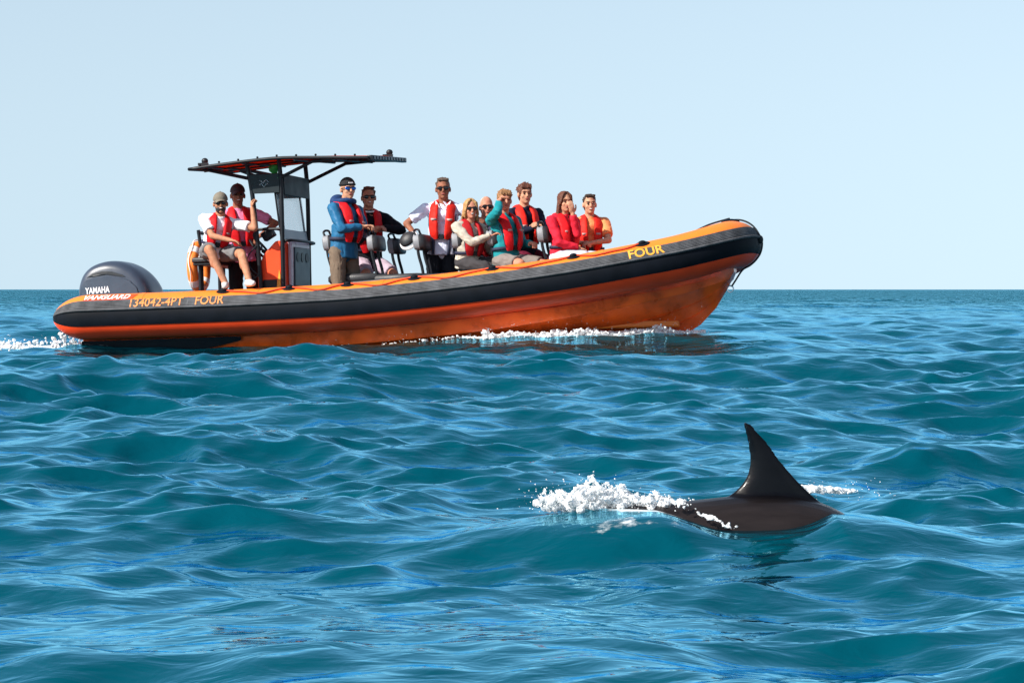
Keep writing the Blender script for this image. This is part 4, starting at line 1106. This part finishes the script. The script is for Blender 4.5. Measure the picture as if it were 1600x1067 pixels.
# ------------------------------------------------------------------ the dolphin
def attr_mat(name, c0, c1, attr, rough, spec=0.5):
    m = bpy.data.materials.new(name); m.use_nodes = True; t = m.node_tree; b = t.nodes['Principled BSDF']
    a = t.nodes.new('ShaderNodeAttribute'); a.attribute_name = attr
    mx = t.nodes.new('ShaderNodeMix'); mx.data_type = 'RGBA'; mx.inputs[6].default_value = (*c0, 1); mx.inputs[7].default_value = (*c1, 1)
    t.links.new(a.outputs['Fac'], mx.inputs[0])
    n = t.nodes.new('ShaderNodeTexNoise'); n.inputs['Scale'].default_value = 14; n.inputs['Detail'].default_value = 6
    tc = t.nodes.new('ShaderNodeTexCoord'); mp = t.nodes.new('ShaderNodeMapping'); mp.inputs['Scale'].default_value = (0.5, 2, 2)
    t.links.new(tc.outputs['Object'], mp.inputs[0]); t.links.new(mp.outputs[0], n.inputs['Vector'])
    r = t.nodes.new('ShaderNodeMapRange'); r.inputs[1].default_value = 0.3; r.inputs[2].default_value = 0.7; r.inputs[3].default_value = 0.75; r.inputs[4].default_value = 1.25
    t.links.new(n.outputs['Fac'], r.inputs[0])
    m2 = t.nodes.new('ShaderNodeMix'); m2.data_type = 'RGBA'; m2.blend_type = 'MULTIPLY'; m2.inputs[0].default_value = 1
    t.links.new(mx.outputs[2], m2.inputs[6]); t.links.new(r.outputs[0], m2.inputs[7]); t.links.new(m2.outputs[2], b.inputs['Base Color'])
    b.inputs['Coat Weight'].default_value = 0.12; b.inputs['Coat Roughness'].default_value = 0.12
    b.inputs['Roughness'].default_value = rough; b.inputs['Specular IOR Level'].default_value = spec
    bp = t.nodes.new('ShaderNodeBump'); bp.inputs['Strength'].default_value = 0.25; bp.inputs['Distance'].default_value = 0.01
    t.links.new(n.outputs['Fac'], bp.inputs['Height']); t.links.new(bp.outputs[0], b.inputs['Normal'])
    return m
DX = [-.55, -.4, -.2, 0, .25, .5, .75, .9, 1.0, 1.2, 1.4, 1.5, 1.58, 1.66]
DR = [.022, .045, .075, .11, .15, .178, .19, .188, .182, .16, .12, .075, .04, .022]
DT = [-.30, -.20, -.10, -.015, .040, .060, .083, .066, .026, -.09, -.17, -.26, -.33, -.375]
dt = catmull([(a, 0, c) for a, c in zip(DX, DT)], 8); drr = catmull([(a, 0, c) for a, c in zip(DX, DR)], 8)
dtop = lambda x: float(np.interp(x, [p.x for p in dt], [p.z for p in dt])); drad = lambda x: float(np.interp(x, [p.x for p in drr], [p.z for p in drr]))
D = MB(); rows = []
for x in np.linspace(-.55, 1.66, 70):
    r = drad(x); c = dtop(x) - r * 1.02
    rows.append([Vector((x, r * .92 * math.cos(a), c + r * 1.02 * math.sin(a))) for a in np.linspace(0, 2 * math.pi, 29)[:-1]])
D.loft(rows)
lead = [(.703, .300), (.722, .292), (.739, .272), (.774, .233), (.813, .178), (.846, .138), (.885, .098), (.925, .062), (.97, .03)]
trail = [(.697, .298), (.700, .285), (.712, .233), (.717, .178), (.706, .130), (.672, .090), (.62, .055), (.58, .03), (.56, .01)]
lead_c = catmull([(a, 0, c) for a, c in lead], 4); trail_c = catmull([(a, 0, c) for a, c in trail], 4)
rows = []
for L0, T0 in zip(lead_c, trail_c):
    rw = []; ch = L0 - T0; th = 0.015 + 0.070 * max(0, (0.30 - L0.z) / 0.30) ** 1.7
    for q in np.linspace(0, 1, 9): rw.append(T0 + ch * q + Vector((0, -th * .5 * (math.sin(math.pi * q ** .8) ** .8 if 0 < q < 1 else 0.30), 0)))
    for q in np.linspace(1, 0, 9): rw.append(T0 + ch * q + Vector((0, th * .5 * (math.sin(math.pi * q ** .8) ** .8 if 0 < q < 1 else 0.30), 0)))
    rows.append(rw)
D.loft(rows)
for s in (-1, 1):                                   # flippers and tail flukes
    D.loft([[Vector((1.18 - .10 * t + a * (.075 - .06 * t), s * (.11 + .20 * t), -.22 - .12 * t + b_ * .02 * (1 - .7 * t))) for a, b_ in ((-1, 0), (0, 1), (1, 0), (0, -1))] for t in np.linspace(0, 1, 6)])
    D.loft([[Vector((-.54 - .09 * t * t + a * (.085 - .06 * t), s * .26 * t, -.32 + b_ * .014 * (1 - .6 * t))) for a, b_ in ((-1, 0), (0, 1), (1, 0), (0, -1))] for t in np.linspace(0, 1, 6)])
dme = remesh(D, 0.0048, 7, 0.3); dme.name = 'dolphin'
fin = np.array([[v.co.x, v.co.y, v.co.z] for v in dme.vertices])
tops = np.array([dtop(x) for x in fin[:, 0]])
bow_ = 0.018 * np.sin(np.clip((fin[:, 0] - .60) / .36, 0, 1) * math.pi)
fv = smooth(-0.020, 0.016, fin[:, 2] - (tops - 0.004 - bow_ * 0.6)) * smooth(.55, .62, fin[:, 0]) * smooth(1.02, .95, fin[:, 0])
at = dme.attributes.new('fin', 'FLOAT', 'POINT'); at.data.foreach_set('value', fv.astype(np.float32))
dme.materials.append(attr_mat('dolphin_skin', (0.015, 0.0115, 0.0112), (0.002, 0.002, 0.003), 'fin', 0.30, 0.14))
dol = bpy.data.objects.new('dolphin', dme); COL.objects.link(dol); dol.location = (0, DOL[1], 0)
tag(dol, 'dark brown dolphin with a tall black dorsal fin surfacing in the foreground', 'dolphin')

# ------------------------------------------------------------------ white water
def foam_mat(scale, name):
    m = bpy.data.materials.new(name); m.use_nodes = True; b = m.node_tree.nodes['Principled BSDF']
    b.inputs['Base Color'].default_value = (0.86, 0.88, 0.89, 1); b.inputs['Roughness'].default_value = 0.25
    t = m.node_tree; geo = t.nodes.new('ShaderNodeNewGeometry')
    n = t.nodes.new('ShaderNodeTexNoise'); n.inputs['Scale'].default_value = scale; n.inputs['Detail'].default_value = 6; n.inputs['Roughness'].default_value = .75
    t.links.new(geo.outputs['Position'], n.inputs['Vector'])
    r = t.nodes.new('ShaderNodeMapRange'); r.interpolation_type = 'SMOOTHSTEP'; r.inputs[1].default_value = .40; r.inputs[2].default_value = .56; r.inputs[3].default_value = .06; r.inputs[4].default_value = .95
    t.links.new(n.outputs['Fac'], r.inputs[0]); t.links.new(r.outputs[0], b.inputs['Alpha'])     # lacy: bubbles and gaps
    b.inputs['Subsurface Weight'].default_value = 0.3; b.inputs['Subsurface Radius'].default_value = (0.02, 0.022, 0.024)
    return m
FM = foam_mat(140.0, 'white_water'); FM2 = foam_mat(36.0, 'white_wash')
def ico(r, c, mb):
    t = (1 + 5 ** .5) / 2
    P = [(-1, t, 0), (1, t, 0), (-1, -t, 0), (1, -t, 0), (0, -1, t), (0, 1, t), (0, -1, -t), (0, 1, -t), (t, 0, -1), (t, 0, 1), (-t, 0, -1), (-t, 0, 1)]
    F_ = [(0, 11, 5), (0, 5, 1), (0, 1, 7), (0, 7, 10), (0, 10, 11), (1, 5, 9), (5, 11, 4), (11, 10, 2), (10, 7, 6), (7, 1, 8), (3, 9, 4), (3, 4, 2), (3, 2, 6), (3, 6, 8), (3, 8, 9), (4, 9, 5), (2, 4, 11), (6, 2, 10), (8, 6, 7), (9, 8, 1)]
    k = r / 1.902
    mb.add([Vector(c) + Vector(p) * k for p in P], F_)
def froth(name, label, cores, drops, voxel, cat='splash', fm=None):
    """cores: (point, radius) melted into one frothy mass; drops: loose droplets beside it"""
    a = MB()
    for c, r in cores: ico(r, c, a)
    me = remesh(a, voxel, 3, 1.0)
    v = [tuple(x.co) for x in me.vertices]; fs = [tuple(q.vertices) for q in me.polygons]
    b = MB(); b.add(v, fs)
    for c, r in drops: ico(r, c, b)
    o = b.build(name, fm or FM, None, 80)
    tag(o, label, cat, kind='stuff')
    return o
rg = random.Random(5)
# the splash over the dolphin's back
top_x = [.06, .10, .14, .19, .235, .27, .30, .34, .39, .46, .54]
top_z = [.085, .095, .088, .105, .120, .128, .116, .096, .086, .078, .066]
cores = []; drops = []
for _ in range(330):        # the heaped body of the splash
    x = rg.triangular(.07, .52, .22); z1 = float(np.interp(x, top_x, top_z)); z0 = .034 if x < .42 else .045
    z = z0 + (z1 - z0) * .72 * rg.random(); cores.append(((x, DOL[1] + rg.gauss(.01, .026) - .10 * max(0, x - .35), z), rg.choice((.008, .010, .013, .016))))
for _ in range(1500):       # torn crest
    x = rg.triangular(.05, .56, .22); z1 = float(np.interp(x, top_x, top_z)); z0 = .030 if x < .42 else .045
    z1 *= 1 + .10 * math.sin(x * 61) + .08 * math.sin(x * 133 + 1)
    z = z0 + (z1 - z0) * rg.random() ** .5; y = DOL[1] + rg.gauss(0.0, .036) - .10 * max(0, x - .35)
    cores.append(((x, y, z), rg.choice((.0022, .003, .004, .0055))))
for _ in range(240):
    x = rg.uniform(.02, .50); z1 = float(np.interp(x, top_x, top_z))
    drops.append(((x + rg.gauss(0, .03), DOL[1] + rg.gauss(0, .07), z1 * rg.uniform(.35, 1.05) + abs(rg.gauss(0, .012))), rg.choice((.0008, .001, .0013, .0018, .0026))))
for _ in range(170):       # ragged edge of water running off the flank
    t = rg.random(); x = .48 + .18 * t + rg.gauss(0, .012)
    if math.sin(t * 31) + math.sin(t * 13 + 1) < -.2: continue
    z = .064 - .075 * t + rg.gauss(0, .003); y = DOL[1] - .10 - .10 * t
    cores.append(((x, y, z + .004), rg.choice((.002, .003, .004, .0055))))
froth('splash', 'white splash breaking over the back of the dolphin, beside its fin', cores, drops, .0029)
cores = []; drops = []
for _ in range(240):
    x = rg.triangular(.88, 1.08, .93); y = DOL[1] + .20 + rg.gauss(0, .02); z = .060 + .030 * rg.random() * (1 - (x - .88) / .25) + .012
    cores.append(((x, y, z), rg.choice((.003, .004, .006, .008))))
for _ in range(60):
    drops.append(((rg.uniform(.86, 1.18), DOL[1] + .2 + rg.gauss(0, .05), .055 + abs(rg.gauss(0, .03))), rg.choice((.001, .0014, .002))))
froth('splash', 'small line of white froth in front of the dorsal fin', cores, drops, .0045)
# bow wave, side wash and stern wake of the boat
def wash(label, t0, t1, n, hgt, rad, spread, seed, drops_n):
    q = random.Random(seed); cores = []; drops = []
    for _ in range(n):
        t = q.uniform(t0, t1); x, y = hull_line(t); y -= abs(q.gauss(0, spread)); x += q.gauss(0, .03)
        lump = 0.35 + 0.65 * (0.5 + 0.5 * math.sin(t * 7.3 + seed)) * (0.5 + 0.5 * math.sin(t * 17.1 + seed * 2))
        z = sea_height(x, y) + hgt * q.random() ** 1.6 * lump
        cores.append(((x, y, z), q.choice(rad)))
    for _ in range(drops_n):
        t = q.uniform(t0, t1); x, y = hull_line(t); y -= abs(q.gauss(0, spread * 1.2))
        drops.append(((x, y, sea_height(x, y) + abs(q.gauss(0, hgt * 1.2))), q.choice((.0025, .0035, .005))))
    return froth('splash', label, cores, drops, .0105, fm=FM2)
wash('white bow wave curling off the hull of the boat', 4.9, 7.15, 2400, .10, (.006, .009, .013, .019), .14, 3, 120)
wash('thin white wash along the middle of the hull', 2.9, 4.8, 300, .045, (.008, .011, .015), .08, 8, 40)
q = random.Random(21); cores = []; drops = []
for _ in range(1600):
    u = q.random() ** 1.5 * 4.0; p_ = BOAT_M @ Vector((0.25 - u, q.uniform(-1.25, .9), 0)); z = sea_height(p_.x, p_.y) + .14 * q.random() ** 2 * math.exp(-u / 2.6)
    if math.sin(p_.x * 5.1) + math.sin(p_.y * 4.3 + p_.x * 2) < -.5: continue
    cores.append(((p_.x, p_.y, z), q.choice((.011, .015, .02, .03))))
for _ in range(110):
    u = q.random() * 2.4; p_ = BOAT_M @ Vector((0.25 - u, q.uniform(-1.2, .9), 0)); drops.append(((p_.x, p_.y, sea_height(p_.x, p_.y) + abs(q.gauss(0, .07))), q.choice((.003, .004, .006))))
froth('splash', 'churned white wake behind the outboard at the stern', cores, drops, .013, fm=FM2)
